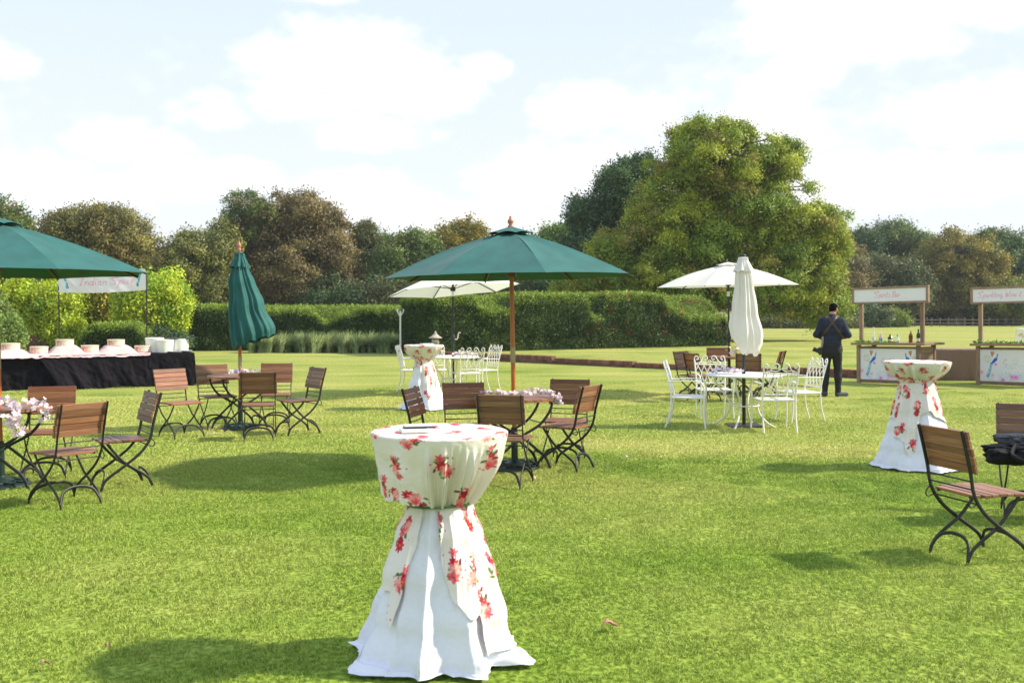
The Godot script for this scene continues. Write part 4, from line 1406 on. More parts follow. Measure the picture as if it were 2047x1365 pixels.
func parasols() -> void:
	M.finial = std(lin(0.42, 0.17, 0.11), 0.5)
	var green := "green parasols"
	for k in 2:
		var t := thing("green_parasol", ["open dark green parasol on orange wooden pole, in the middle behind the floral table", "open dark green parasol cut off by the photo's left edge"][k], "parasol", [Vector3(0.03, 0, -10.4), Vector3(-4.80, 0, -9.30)][k], 0.0, green)
		var tilt := Basis(Vector3(0, 0, 1), deg_to_rad([1.0, 0.6][k]))
		t.basis = tilt
		iron_foot(t, M.green_metal, 0.26, 0.42)
		wooden_pole(t, [2.49, 2.50][k], 1.20, 0.42)
		open_canopy(t, [1.34, 1.40][k], [2.48, 2.48][k], [1.99, 1.985][k], 8, deg_to_rad([13.5, 2.0][k]), M.green_cloth, M.pole_dark, 0.24, Basis(), 0.045)
		# a loose end of cord below the runner
		rod("cord", smooth([Vector3(0.03, 2.12, 0.03), Vector3(0.06, 2.0, 0.05), Vector3(0.085, 1.9, 0.04), Vector3(0.06, 1.8, 0.05)], 4), 0.004, M.cord, t, 5)
	var t := thing("green_parasol", "folded dark green parasol on orange pole, its skirt blown to the right", "parasol", Vector3(-3.79, 0, -13.84), 0.0, green)
	iron_foot(t, M.green_metal, 0.26, 0.42)
	wooden_pole(t, 2.46, 0.95, 0.42)
	folded_canopy(t, 2.44, [[0, 0.06], [0.14, 0.10], [0.35, 0.16], [0.65, 0.225], [0.92, 0.28], [1.0, 0.265]], [[0, 0.01], [0.2, 0.02], [0.6, 0.09], [1.0, 0.18]], func(a): return 1.20 + 0.10 * cos(a) + 0.02 * sin(a * 9.0), 9, M.green_cloth, [0.125, 0.22])
	# cream parasols
	var cream := "cream white parasols"
	t = thing("cream_parasol", "open cream parasol on grey pole behind the white iron chairs, before the big tree", "parasol", Vector3(4.30, 0, -19.6), 0.0, cream)
	t.basis = Basis(Vector3(0, 0, 1), deg_to_rad(1.2))
	grey_pole(t, 2.52, 1.12)
	open_canopy(t, 1.40, 2.55, 2.12, 6, deg_to_rad(30.0), M.cream_cloth, M.grey_metal, 0.24, Basis(), 0.06)
	t = thing("cream_parasol", "open white parasol tipped to the left, half hidden under the central green parasol", "parasol", Vector3(-1.16, 0, -19.55), 0.0, cream)
	grey_pole(t, 2.2, 1.08)
	open_canopy(t, 1.34, 2.38, 2.03, 6, deg_to_rad(22.0), M.white_canopy, M.grey_metal, 0.22, Basis(Vector3(0, 0, 1), deg_to_rad(5.0)) * Basis(Vector3(1, 0, 0), deg_to_rad(-4.0)), 0.06)
	t = thing("cream_parasol", "folded cream parasol hanging in pleats over the near white iron table", "parasol", Vector3(3.31, 0, -14.14), 0.0, cream)
	t.basis = Basis(Vector3(0, 0, 1), deg_to_rad(0.8))
	grey_pole(t, 2.40, 0.0)
	folded_canopy(t, 2.40, [[0, 0.06], [0.12, 0.095], [0.3, 0.115], [0.6, 0.155], [0.82, 0.205], [0.93, 0.19], [1.0, 0.15]], [[0, 0.0], [0.5, 0.02], [1.0, 0.05]], func(a): return 1.09 + 0.07 * sin(a * 2.0 + 0.6) - 0.06 * cos(a) + 0.03 * sin(a * 5.0), 7, M.cream_cloth, [0.135, 0.22])
	var b := MB.new()
	b.lathe([Vector2(0.001, 2.40), Vector2(0.045, 2.405), Vector2(0.045, 2.435), Vector2(0.001, 2.45)], 12)
	part("finial", b, M.grey_metal, t)

func grey_pole(t: Node3D, top: float, crank: float) -> void:
	var b := MB.new()
	b.box(Vector3(0, 0.012, 0), Vector3(0.46, 0.024, 0.46), 0.006)
	part("base_plate", b, M.grey_metal, t)
	rod("base_tube", [Vector3(0, 0.02, 0), Vector3(0, 0.78, 0)], 0.026, M.iron, t, 12)
	rod("pole", [Vector3(0, 0.7, 0), Vector3(0, top, 0)], 0.021, M.grey_metal, t, 12)
	if crank > 0.0:
		b = MB.new()
		b.lathe([Vector2(0.021, crank - 0.10), Vector2(0.034, crank - 0.07), Vector2(0.045, crank - 0.02), Vector2(0.045, crank + 0.04), Vector2(0.03, crank + 0.09), Vector2(0.021, crank + 0.10)], 12)
		var housing := part("crank_housing", b, M.grey_metal, t)
		rod("crank_handle", smooth([Vector3(0.04, crank, 0.02), Vector3(0.09, crank + 0.01, 0.04), Vector3(0.11, crank + 0.12, 0.05), Vector3(0.15, crank + 0.13, 0.06)], 3), 0.011, M.white_paint, housing, 6)
		rod("joint", [Vector3(0, 1.92, 0), Vector3(0, 2.02, 0)], 0.027, M.white_plastic, t, 10)


# ------------------------------------------------------------------ wooden folding furniture
func make_folding_chair() -> Node3D:
	var t := thing("folding_chair", "", "chair")
	var X := Vector3(1, 0, 0)
	var back_z := func(y: float) -> float: return curve1([[0.0, -0.2], [0.45, -0.195], [0.62, -0.232], [0.88, -0.298]], y)
	for i in 5:
		var y := 0.625 + i * 0.0555
		var b := MB.new()
		var z: float = back_z.call(y) + 0.017
		b.box(Vector3(0, y, z), Vector3(0.455, 0.0538, 0.02), 0.003, Basis(X, -0.245))
		part("backrest_slat", b, M.teaks[i % 4], t)
	for i in 7:
		var z := -0.165 + i * 0.0585
		var b := MB.new()
		var wide := 0.43 if i > 0 else 0.37
		b.box(Vector3(0, 0.452 - absf(z) * 0.05, z), Vector3(wide, 0.02, 0.0565), 0.0035)
		part("seat_slat", b, M.teaks[(i + 2) % 4], t)
	for s in [-1, 1]:
		var x = 0.205 * s
		rod("back_leg", smooth([Vector3(x, 0.878, -0.315), Vector3(x, 0.62, -0.245), Vector3(x, 0.46, -0.21), Vector3(x, 0.34, -0.13), Vector3(x, 0.235, 0.0), Vector3(x, 0.15, 0.125), Vector3(x, 0.085, 0.20), Vector3(x, -0.01, 0.235)], 4), 0.0135, M.iron, t, 8, 0.5, X)
		var x2 = 0.178 * s
		rod("front_leg", smooth([Vector3(x2, 0.43, 0.165), Vector3(x2, 0.33, 0.09), Vector3(x2, 0.235, 0.0), Vector3(x2, 0.15, -0.125), Vector3(x2, 0.085, -0.20), Vector3(x2, -0.01, -0.24)], 4), 0.0135, M.iron, t, 8, 0.5, X)
		rod("seat_rail", [Vector3(0.15 * s, 0.436, -0.2), Vector3(0.15 * s, 0.437, 0.19)], 0.010, M.iron, t, 6, 0.6, X)
		rod("stay", smooth([Vector3(x, 0.47, -0.205), Vector3(x, 0.42, -0.25), Vector3(x, 0.385, -0.235), Vector3(x, 0.40, -0.18)], 3), 0.005, M.iron, t, 5)
	for e in [[0.235, 0.205], [-0.24, 0.178]]:
		var z: float = e[0]
		var w: float = e[1]
		rod("stretcher", smooth([Vector3(-w, 0.04, z * 0.96), Vector3(-w * 0.78, 0.125, z * 0.82), Vector3(-w * 0.4, 0.158, z * 0.74), Vector3(0, 0.165, z * 0.72), Vector3(w * 0.4, 0.158, z * 0.74), Vector3(w * 0.78, 0.125, z * 0.82), Vector3(w, 0.04, z * 0.96)], 3), 0.0125, M.iron, t, 8, 0.5, Vector3(0, 0, 1))
	for y in [0.495, 0.55]:
		rod("rod", [Vector3(-0.205, y, back_z.call(y) - 0.016), Vector3(0.205, y, back_z.call(y) - 0.016)], 0.0055, M.iron, t, 6)
	rod("rod", [Vector3(-0.2, 0.40, -0.185), Vector3(0.2, 0.40, -0.185)], 0.0055, M.iron, t, 6)
	return t

func make_folding_table() -> Node3D:
	var t := thing("folding_table", "", "table")
	var R := 0.43
	var many := 9
	for i in many:
		var x0 := -R + 2.0 * R * i / many + 0.003
		var x1 := -R + 2.0 * R * (i + 1) / many - 0.003
		var b := MB.new()
		var top := []
		for k in 7:
			var x := lerpf(x0, x1, k / 6.0)
			top.append(Vector2(x, sqrt(maxf(R * R - x * x, 0.0003))))
		for k in range(6, -1, -1):
			top.append(Vector2(top[k].x, -top[k].y))
		var hi := []
		var lo := []
		for p in top:
			hi.append(Vector3(p.x, 0.745, p.y))
			lo.append(Vector3(p.x, 0.717, p.y))
		var at := b.v.size()
		for p in hi:
			b.vert(p, Vector3.UP, Vector2(p.z, p.x * 2.0 + i * 0.3))
		for k in range(1, hi.size() - 1):
			b.tri(at, at + k, at + k + 1)
		at = b.v.size()
		for p in lo:
			b.vert(p, Vector3.DOWN, Vector2(p.z, p.x))
		for k in range(1, lo.size() - 1):
			b.tri(at, at + k, at + k + 1)
		for k in hi.size():
			var k2 := (k + 1) % hi.size()
			var side: Vector3 = (hi[k2] - hi[k]).cross(Vector3.UP).normalized()
			var mid: Vector3 = (hi[k] + hi[k2]) * 0.5 - Vector3((x0 + x1) * 0.5, 0.745, 0)
			if side.dot(mid) < 0:
				side = -side
			b.quad(b.vert(hi[k], side, Vector2(hi[k].z, hi[k].x)), b.vert(hi[k2], side, Vector2(hi[k2].z, hi[k2].x)), b.vert(lo[k2], side, Vector2(lo[k2].z, lo[k2].x)), b.vert(lo[k], side, Vector2(lo[k].z, lo[k].x)))
		part("tabletop_slat", b, M.teaks[i % 4], t)
	for z in [-0.19, 0.19]:
		for s in [-1, 1]:
			rod("leg", smooth([Vector3(0.34 * s, 0.715, z), Vector3(0.325 * s, 0.62, z), Vector3(0.21 * s, 0.47, z), Vector3(0, 0.35, z), Vector3(-0.16 * s, 0.22, z), Vector3(-0.27 * s, 0.12, z), Vector3(-0.33 * s, -0.01, z)], 4), 0.015, M.iron, t, 8, 0.5, Vector3(0, 0, 1))
		rod("rail", [Vector3(-0.36, 0.706, z), Vector3(0.36, 0.706, z)], 0.014, M.iron, t, 6, 0.6, Vector3.UP)
	for s in [-1, 1]:
		rod("stretcher", smooth([Vector3(0.32 * s, 0.03, -0.19), Vector3(0.27 * s, 0.13, -0.14), Vector3(0.25 * s, 0.165, 0), Vector3(0.27 * s, 0.13, 0.14), Vector3(0.32 * s, 0.03, 0.19)], 4), 0.013, M.iron, t, 8, 0.5, Vector3(1, 0, 0))
		rod("rod", [Vector3(0.22 * s, 0.485, -0.19), Vector3(0.22 * s, 0.485, 0.19)], 0.006, M.iron, t, 6)
	return t

func wooden_sets() -> void:
	var g := "folding wooden chairs with black iron legs"
	var c0 := make_folding_chair()
	var first := true
	var age := 0
	var list := [
		[-3.81, -8.45, -126, "wooden folding chair with its back to the camera, beside the hanging pink blossoms"],
		[-3.66, -9.28, -55, "wooden folding chair seen side-on, right of the blossom-hung left table"],
		[-4.62, -9.85, 14, "wooden folding chair behind the left table's blossoms, before the black buffet cloth"],
		[-4.33, -12.95, 47, "wooden folding chair right in front of the buffet table's right corner"],
		[-4.14, -13.95, 33, "wooden folding chair behind left of the folded green parasol's table"],
		[-3.24, -12.7, 193, "wooden folding chair turned away, in front of the folded green parasol's pole"],
		[-3.40, -14.25, 8, "wooden folding chair facing the camera, just right of the folded green parasol's pole"],
		[-2.87, -13.3, -54, "wooden folding chair facing left, rightmost at the folded green parasol's table"],
		[-0.73, -9.88, 78, "wooden folding chair seen edge-on, before the far cocktail table's white skirt"],
		[-0.46, -10.35, 13, "wooden folding chair facing the camera left of the central orange pole"],
		[-0.05, -9.36, 167, "wooden folding chair turned away, directly behind the floral cocktail table"],
		[0.58, -10.88, -15, "dark wooden folding chair facing the camera, right of the central table"],
		[0.56, -10.35, -122, "sunlit wooden folding chair turned half away, rightmost at the central table"],
		[3.38, -18.5, 45, "pale sunlit wooden chair, leftmost behind the near white iron set"],
		[3.50, -18.1, 115, "dark wooden chair overlapping the pale one behind the near white iron set"],
		[4.20, -20.3, -12, "wooden chair at the far side of the table under the open cream parasol"],
		[4.31, -18.1, 166, "wooden chair turned away, right of the folded cream parasol"],
		[4.88, -19.0, -116, "dark wooden chair seen edge-on between folded cream parasol and photographer"],
		[3.12, -6.62, 106, "large wooden folding chair turned away at the right, nearest to the camera"],
		[4.16, -7.95, -20, "wooden folding chair facing the camera with a black bag on it, at the right edge"],
	]
	for r in list:
		var at := Vector3(r[0], 0, r[1])
		var turn := deg_to_rad(r[2])
		if first:
			c0.position = at
			c0.rotation.y = turn
			c0.set_meta("label", r[3])
			c0.set_meta("group", g)
			first = false
		else:
			var copy := dup(c0, "folding_chair", r[3], at, turn)
			age += 1
			var boards: Array = M.teak_sets[(age * 7 + age / 3) % 4]
			var n := age
			for kid in copy.get_children():
				if String(kid.name).contains("slat"):
					n += 1
					(kid as MeshInstance3D).set_surface_override_material(0, boards[(n * 5 + age) % 4])
	var t0 := make_folding_table()
	t0.set_meta("group", "round wooden folding tables under parasols")
	t0.position = Vector3(0.03, 0, -10.38)
	t0.rotation.y = 0.35
	t0.set_meta("label", "round wooden folding table under the central open green parasol")
	dup(t0, "folding_table", "round wooden folding table hung with pink blossoms at the left edge", Vector3(-4.80, 0, -9.28), 0.1)
	dup(t0, "folding_table", "round wooden folding table around the pole of the folded green parasol", Vector3(-3.80, 0, -13.84), 0.75)
	dup(t0, "folding_table", "round wooden folding table under the open cream parasol", Vector3(4.31, 0, -19.5), 0.3)


# ------------------------------------------------------------------ white iron furniture
func make_iron_chair() -> Node3D:
	var t := thing("iron_armchair", "", "chair")
	var w := M.white_paint as Material
	var bz := func(y: float) -> float: return curve1([[0.0, -0.30], [0.2, -0.235], [0.45, -0.215], [0.65, -0.25], [0.95, -0.325]], y)
	for s in [-1, 1]:
		rod("back_leg", smooth([Vector3(0.225 * s, -0.005, -0.30), Vector3(0.225 * s, 0.2, -0.235), Vector3(0.225 * s, 0.45, -0.215), Vector3(0.23 * s, 0.65, -0.25), Vector3(0.238 * s, 0.86, -0.305)], 4), 0.0125, w, t, 8)
		rod("front_leg", smooth([Vector3(0.25 * s, -0.005, 0.265), Vector3(0.245 * s, 0.2, 0.235), Vector3(0.245 * s, 0.43, 0.24), Vector3(0.255 * s, 0.58, 0.235), Vector3(0.26 * s, 0.655, 0.19)], 4), 0.0125, w, t, 8)
		rod("armrest", smooth([Vector3(0.23 * s, 0.655, -0.25), Vector3(0.265 * s, 0.665, -0.1), Vector3(0.27 * s, 0.668, 0.1), Vector3(0.262 * s, 0.657, 0.2)], 4), 0.018, w, t, 8, 0.45, Vector3.UP)
	var b := MB.new()
	for z in [-0.21, 0.235]:
		b.tube([Vector3(-0.24, 0.43, z), Vector3(0.24, 0.43, z)], 0.012, 8)
	for s in [-1, 1]:
		b.tube([Vector3(0.24 * s, 0.43, -0.21), Vector3(0.245 * s, 0.43, 0.235)], 0.012, 8)
	part("seat_frame", b, w, t)
	for i in 7:
		b = MB.new()
		b.box(Vector3(-0.198 + i * 0.066, 0.438, 0.012), Vector3(0.045, 0.005, 0.43), 0.001)
		part("seat_slat", b, w, t)
	b = MB.new()
	for y in [0.51, 0.80]:
		b.tube([Vector3(-0.23, y, bz.call(y)), Vector3(0.23, y, bz.call(y))], 0.010, 8)
	part("back_rail", b, w, t)
	b = MB.new()
	for i in 5:
		for s in [-1, 1]:
			var x := -0.19 + i * 0.095
			var pts := []
			for k in 13:
				var y := 0.51 + 0.29 * k / 12.0
				pts.append(Vector3(x + s * 0.0475 * (0.5 - 0.5 * cos(TAU * k / 12.0)), y, bz.call(y)))
			b.tube(pts, 0.006, 6)
	part("lattice", b, w, t)
	b = MB.new()
	for s in [-1, 1]:
		b.tube(smooth([Vector3(0.235 * s, 0.80, bz.call(0.80)), Vector3(0.242 * s, 0.88, bz.call(0.88)), Vector3(0.215 * s, 0.93, bz.call(0.93)), Vector3(0.18 * s, 0.905, bz.call(0.9)), Vector3(0.19 * s, 0.87, bz.call(0.87)), Vector3(0.21 * s, 0.885, bz.call(0.88))], 4), 0.0085, 6)
		b.tube(smooth([Vector3(0.17 * s, 0.81, bz.call(0.81)), Vector3(0.13 * s, 0.86, bz.call(0.86)), Vector3(0.09 * s, 0.925, bz.call(0.92)), Vector3(0.045 * s, 0.925, bz.call(0.92)), Vector3(0.035 * s, 0.88, bz.call(0.88)), Vector3(0.065 * s, 0.865, bz.call(0.87)), Vector3(0.075 * s, 0.89, bz.call(0.89))], 4), 0.0085, 6)
		b.tube(smooth([Vector3(0.225 * s, 0.81, bz.call(0.81)), Vector3(0.15 * s, 0.835, bz.call(0.84)), Vector3(0.05 * s, 0.83, bz.call(0.83)), Vector3(0.0, 0.87, bz.call(0.87))], 4), 0.007, 6)
	part("scrollwork", b, w, t)
	return t

func make_iron_table() -> Node3D:
	var t := thing("iron_table", "", "table")
	var b := MB.new()
	b.lathe([Vector2(0.001, 0.715), Vector2(0.52, 0.715), Vector2(0.535, 0.722), Vector2(0.535, 0.738), Vector2(0.52, 0.745), Vector2(0.001, 0.745)], 48)
	part("tabletop", b, M.white_paint, t)
	for k in 4:
		var a := TAU * k / 4.0 + 0.5
		var pts := []
		for p in [[0.44, 0.715], [0.40, 0.60], [0.28, 0.45], [0.20, 0.33], [0.22, 0.20], [0.33, 0.07], [0.43, 0.012], [0.46, 0.0]]:
			pts.append(Vector3(cos(a) * p[0], p[1], sin(a) * p[0]))
		rod("leg", smooth(pts, 4), 0.015, M.white_paint, t, 8)
	b = MB.new()
	var ring := []
	for k in 25:
		ring.append(Vector3(cos(TAU * k / 24.0) * 0.21, 0.30, sin(TAU * k / 24.0) * 0.21))
	b.tube(ring, 0.010, 6)
	part("ring_stretcher", b, M.white_paint, t)
	return t

func white_sets() -> void:
	var g := "white wrought iron armchairs"
	var c0 := make_iron_chair()
	var list := [
		[2.49, -14.05, 76, "white iron armchair seen side-on, leftmost at the folded cream parasol"],
		[3.12, -15.35, 1, "white iron armchair facing the camera behind the near white table"],
		[3.60, -13.62, 182, "white iron armchair with its back to the camera, nearest at the near white table"],
		[4.30, -14.85, -77, "white iron armchair facing left, just before the photographer's legs"],
		[-2.02, -20.3, 86, "white iron armchair peeping out left of the far cocktail table"],
		[-1.57, -20.35, 15, "white iron armchair mostly hidden behind the far cocktail table's floral cover"],
		[-0.86, -19.31, 200, "white iron armchair with its back to the camera right of the white parasol's grey pole"],
		[-0.60, -20.32, -58, "white iron armchair facing left, rightmost at the far white table"],
	]
	for i in list.size():
		var r: Array = list[i]
		if i == 0:
			c0.position = Vector3(r[0], 0, r[1])
			c0.rotation.y = deg_to_rad(r[2])
			c0.set_meta("label", r[3])
			c0.set_meta("group", g)
		else:
			dup(c0, "iron_armchair", r[3], Vector3(r[0], 0, r[1]), deg_to_rad(r[2]))
	var t0 := make_iron_table()
	t0.position = Vector3(3.30, 0, -14.13)
	t0.set_meta("group", "round white iron tables")
	t0.set_meta("label", "round white iron table around the folded cream parasol's pole")
	dup(t0, "iron_table", "round white iron table behind the far cocktail table", Vector3(-1.18, 0, -19.55), 0.3)


# ------------------------------------------------------------------ dressed cocktail tables
func dressed_table(at: Vector3, turn: float, rim: float, high: float, neck_r: float, neck_h: float, skirt: Array, puddle: Array, tails: Array, loose: Array, seed_: int, white_label: String, floral_label: String, tie: Material) -> void:
	var wob := noise(seed_, 1.0, 2)
	var fold := func(a: float, n: float) -> float:
		var s := a + 0.35 * sin(a * 2.0 + seed_) + 0.2 * sin(a * 3.0 + seed_ * 2.0)
		return (1.0 - 1.7 * absf(sin(s * n * 0.5 + seed_))) * (0.75 + 0.5 * sin(a * 2.0 + seed_ * 1.7))
	var bias := func(keys: Array, a: float) -> float:
		var d := fposmod(rad_to_deg(a) + 180.0, 360.0) - 180.0
		return curve1(keys, d)
	var skirt_at := func(a: float, y: float) -> float:
		var k := 1.0 - clampf(y / neck_h, 0.0, 1.0)
		var amp := lerpf(0.012, 0.085, pow(k, 0.9))
		var r := curve1(skirt, y) + amp * (fold.call(a, 8.0) as float) * 0.42 + amp * 0.6 * (fold.call(a + 1.0, 6.0) as float) * k
		return r + wob.get_noise_3d(cos(a) * 1.6, y * 2.2, sin(a) * 1.6) * 0.028 * k
	# the floor-length white cloth
	var t := thing("white_tablecloth", white_label, "tablecloth", at, turn, "white floor-length cloths on cocktail tables")
	var b := MB.new()
	b.grid(300, 74, func(u, v):
		var a: float = u * TAU
		if v < 0.74:
			var y := lerpf(neck_h + 0.02, 0.035, v / 0.74)
			var r: float = skirt_at.call(a, y)
			return Vector3(cos(a) * r, y, sin(a) * r)
		var q: float = (v - 0.74) / 0.26
		var r0: float = skirt_at.call(a, 0.035)
		var e: float = bias.call(puddle, a)
		var crease: float = sin(a * 5.0 + seed_) * 0.7 + 0.5 * sin(a * 8.0 + seed_ * 2.0)
		var r1: float = r0 + q * e * (1.0 + 0.28 * crease) + q * 0.02 * wob.get_noise_2d(cos(a) * 4.0, sin(a) * 4.0)
		var y1: float = lerpf(0.035, 0.022, smoothstep(0.0, 0.5, q)) + 0.034 * maxf(sin(q * 3.6 + crease * 1.3 + 0.4), 0.0) * smoothstep(0.1, 0.5, q) * clampf(e / 0.07, 0.3, 1.4)
		return Vector3(cos(a) * r1, y1, sin(a) * r1), func(u, v): return Vector2(u * 2.6, v * 1.1), true, true)
	part("skirt", b, M.white_cloth, t)
	b = MB.new()
	b.lathe([Vector2(0.001, high - 0.006), Vector2(rim - 0.012, high - 0.007), Vector2(rim - 0.006, high - 0.02), Vector2(rim - 0.02, high - 0.03)], 40)
	part("top", b, M.white_cloth, t)
	# the floral cover: flat top, drape to the tie, tails below it
	t = thing("floral_overlay", floral_label, "tablecloth", at, turn, "floral covers tied round cocktail tables")
	b = MB.new()
	b.grid(120, 10, func(u, v):
		var a: float = u * TAU
		var r: float = v * (rim - 0.012)
		return Vector3(cos(a) * r, high + 0.002 * wob.get_noise_2d(cos(a) * r * 9.0, sin(a) * r * 9.0), sin(a) * r), func(u, v): return Vector2(cos(u * TAU), sin(u * TAU)) * v * rim + Vector2(0.37, 0.21), true, true)
	var drape := func(u: float, v: float) -> Vector3:
		var a := u * TAU
		if v < 0.12:         # rolled over the table's edge
			var q := v / 0.12 * PI * 0.5
			return Vector3(cos(a) * (rim - 0.012 + 0.014 * sin(q)), high - 0.014 * (1.0 - cos(q)), sin(a) * (rim - 0.012 + 0.014 * sin(q)))
		var s := (v - 0.12) / 0.88
		var deg := fposmod(rad_to_deg(a) + 180.0, 360.0) - 180.0
		if loose.size() > 0 and deg < loose[0] - 180.0:
			deg += 360.0
		var free := smoothstep(loose[0] - 4.0, loose[0] + 10.0, deg) * (1.0 - smoothstep(loose[1] - 22.0, loose[1], deg)) if loose.size() > 0 else 0.0
		# gathered
		var y_g := lerpf(high - 0.014, neck_h - 0.004, s)
		var pull := (fold.call(a * 1.0, 17.0) as float) * 0.6 + (fold.call(a + 0.7, 29.0) as float) * 0.4
		var r_g := lerpf(rim, neck_r, pow(s, 1.12)) + 0.028 * sin(s * PI * 0.85) + pull * 0.042 * smoothstep(0.03, 0.45, s)
		# hanging free
		var y_f := lerpf(high - 0.014, (loose[2] if loose.size() > 0 else neck_h), s) + 0.010 * sin(a * 9.0) * s
		var wave := (fold.call(a + 0.2, 7.0) as float)
		var r_f := lerpf(rim, rim * 0.86, s) + wave * 0.040 * smoothstep(0.0, 0.6, s) + wob.get_noise_2d(a * 3.0, s * 2.0) * 0.014 * s
		var r := lerpf(r_g, r_f, free)
		var y := lerpf(y_g, y_f, free)
		return Vector3(cos(a) * r, y, sin(a) * r)
	b.grid(360, 40, drape, func(u, v): return Vector2(u * TAU * rim * 0.95, 0.1 + v * 0.42), true, true)
	if loose.size() > 0:
		# inside of the free part, where the cloth turns under
		b.grid(60, 4, func(u, v):
			var a: float = deg_to_rad(lerpf(loose[0] + 22.0, loose[1] + 12.0, u))
			var p: Vector3 = drape.call(fposmod(a / TAU, 1.0), 1.0)
			var k = 1.0 - 0.20 * v
			return Vector3(p.x * k, p.y - 0.012 * v + 0.002, p.z * k), func(u, v): return Vector2(0.02 + 0.01 * u, 0.02), false, true)
	part("draped_top", b, M.floral, t)
	b = MB.new()
	b.grid(420, 40, func(u, v):
		var a: float = u * TAU
		var y: float = lerpf(neck_h + 0.004, bias.call(tails, a), v)
		var r: float = (skirt_at.call(a, y) as float) + 0.010 + 0.012 * (1.0 + (fold.call(a + 0.3, 15.0) as float)) * smoothstep(0.0, 0.35, v)
		return Vector3(cos(a) * r, y, sin(a) * r), func(u, v): return Vector2(u * TAU * 0.27, 0.55 - lerpf(neck_h, bias.call(tails, u * TAU), v)), true, true)
	part("hanging_tails", b, M.floral, t)
	b = MB.new()
	var ring := []
	for k in 49:
		var a := TAU * k / 48.0
		var r: float = neck_r + 0.012 + 0.012 * absf(fold.call(a, 17.0))
		ring.append(Vector3(cos(a) * r, neck_h - 0.004 + 0.004 * sin(a * 2.0), sin(a) * r))
	b.tube(ring, 0.006 if tie == M.leaf_green else 0.016, 6, 1.0, Vector3.ZERO, false)
	part("tie", b, tie, t)

func cocktail_tables() -> void:
	dressed_table(Vector3(-0.345, 0, -4.72), 0.0, 0.325, 1.078, 0.150, 0.745,
		[[0.0, 0.362], [0.05, 0.352], [0.2, 0.302], [0.4, 0.247], [0.6, 0.190], [0.70, 0.155], [0.77, 0.135]],
		[[-180, 0.06], [-150, 0.02], [-60, 0.04], [-25, 0.06], [0, 0.03], [14, 0.11], [26, 0.10], [40, 0.03], [75, 0.03], [100, 0.02], [120, 0.04], [140, 0.09], [160, 0.03], [180, 0.06]],
		[[-180, 0.36], [-90, 0.30], [-45, 0.26], [-12, 0.20], [4, 0.15], [15, 0.10], [28, 0.085], [47, 0.08], [51, 0.27], [60, 0.26], [72, 0.33], [81, 0.44], [86, 0.60], [89, 0.74], [112, 0.74], [117, 0.55], [124, 0.30], [130, 0.21], [136, 0.24], [140, 0.36], [165, 0.35], [180, 0.36]],
		[96.0, 208.0, 0.775], 3, "white cloth pooling on the grass, under the cocktail table nearest the camera", "red-flowered cover with a loose front flap, on the cocktail table nearest the camera", M.leaf_green)
	dressed_table(Vector3(-1.475, 0, -16.6), 0.3, 0.33, 1.07, 0.125, 0.84,
		[[0.0, 0.40], [0.05, 0.385], [0.2, 0.31], [0.4, 0.235], [0.6, 0.175], [0.8, 0.125], [0.87, 0.12]],
		[[-180, 0.05], [-60, 0.04], [0, 0.12], [40, 0.08], [100, 0.04], [180, 0.05]],
		[[-180, 0.70], [-90, 0.5], [0, 0.5], [35, 0.52], [60, 0.33], [85, 0.20], [100, 0.27], [112, 0.6], [130, 0.72], [180, 0.70]],
		[], 8, "white cloth of the farthest cocktail table, left of the central green parasol", "red-flowered cover of the farthest cocktail table, in front of the white iron set", M.floral)
	dressed_table(Vector3(4.25, 0, -10.42), -0.35, 0.335, 1.115, 0.155, 0.92,
		[[0.0, 0.405], [0.05, 0.40], [0.2, 0.35], [0.4, 0.285], [0.6, 0.225], [0.8, 0.175], [0.95, 0.15]],
		[[-180, 0.05], [-60, 0.06], [0, 0.10], [40, 0.10], [100, 0.03], [180, 0.05]],
		[[-180, 0.52], [-90, 0.45], [0, 0.48], [40, 0.55], [62, 0.62], [80, 0.58], [88, 0.50], [95, 0.20], [102, 0.16], [112, 0.30], [130, 0.34], [146, 0.52], [180, 0.52]],
		[], 13, "white cloth of the cocktail table on the right, beside the large wooden chair", "red-flowered cover of the cocktail table on the right, in front of the spirits bar", M.floral)


# ------------------------------------------------------------------ bars
func sheet_quad(b: MB, x0: float, y0: float, x1: float, y1: float, z: float) -> void:
	var nn := Vector3(0, 0, 1)
	b.quad(b.vert(Vector3(x0, y0, z), nn, Vector2(0, 1)), b.vert(Vector3(x1, y0, z), nn, Vector2(1, 1)), b.vert(Vector3(x1, y1, z), nn, Vector2(1, 0)), b.vert(Vector3(x0, y1, z), nn, Vector2(0, 0)))

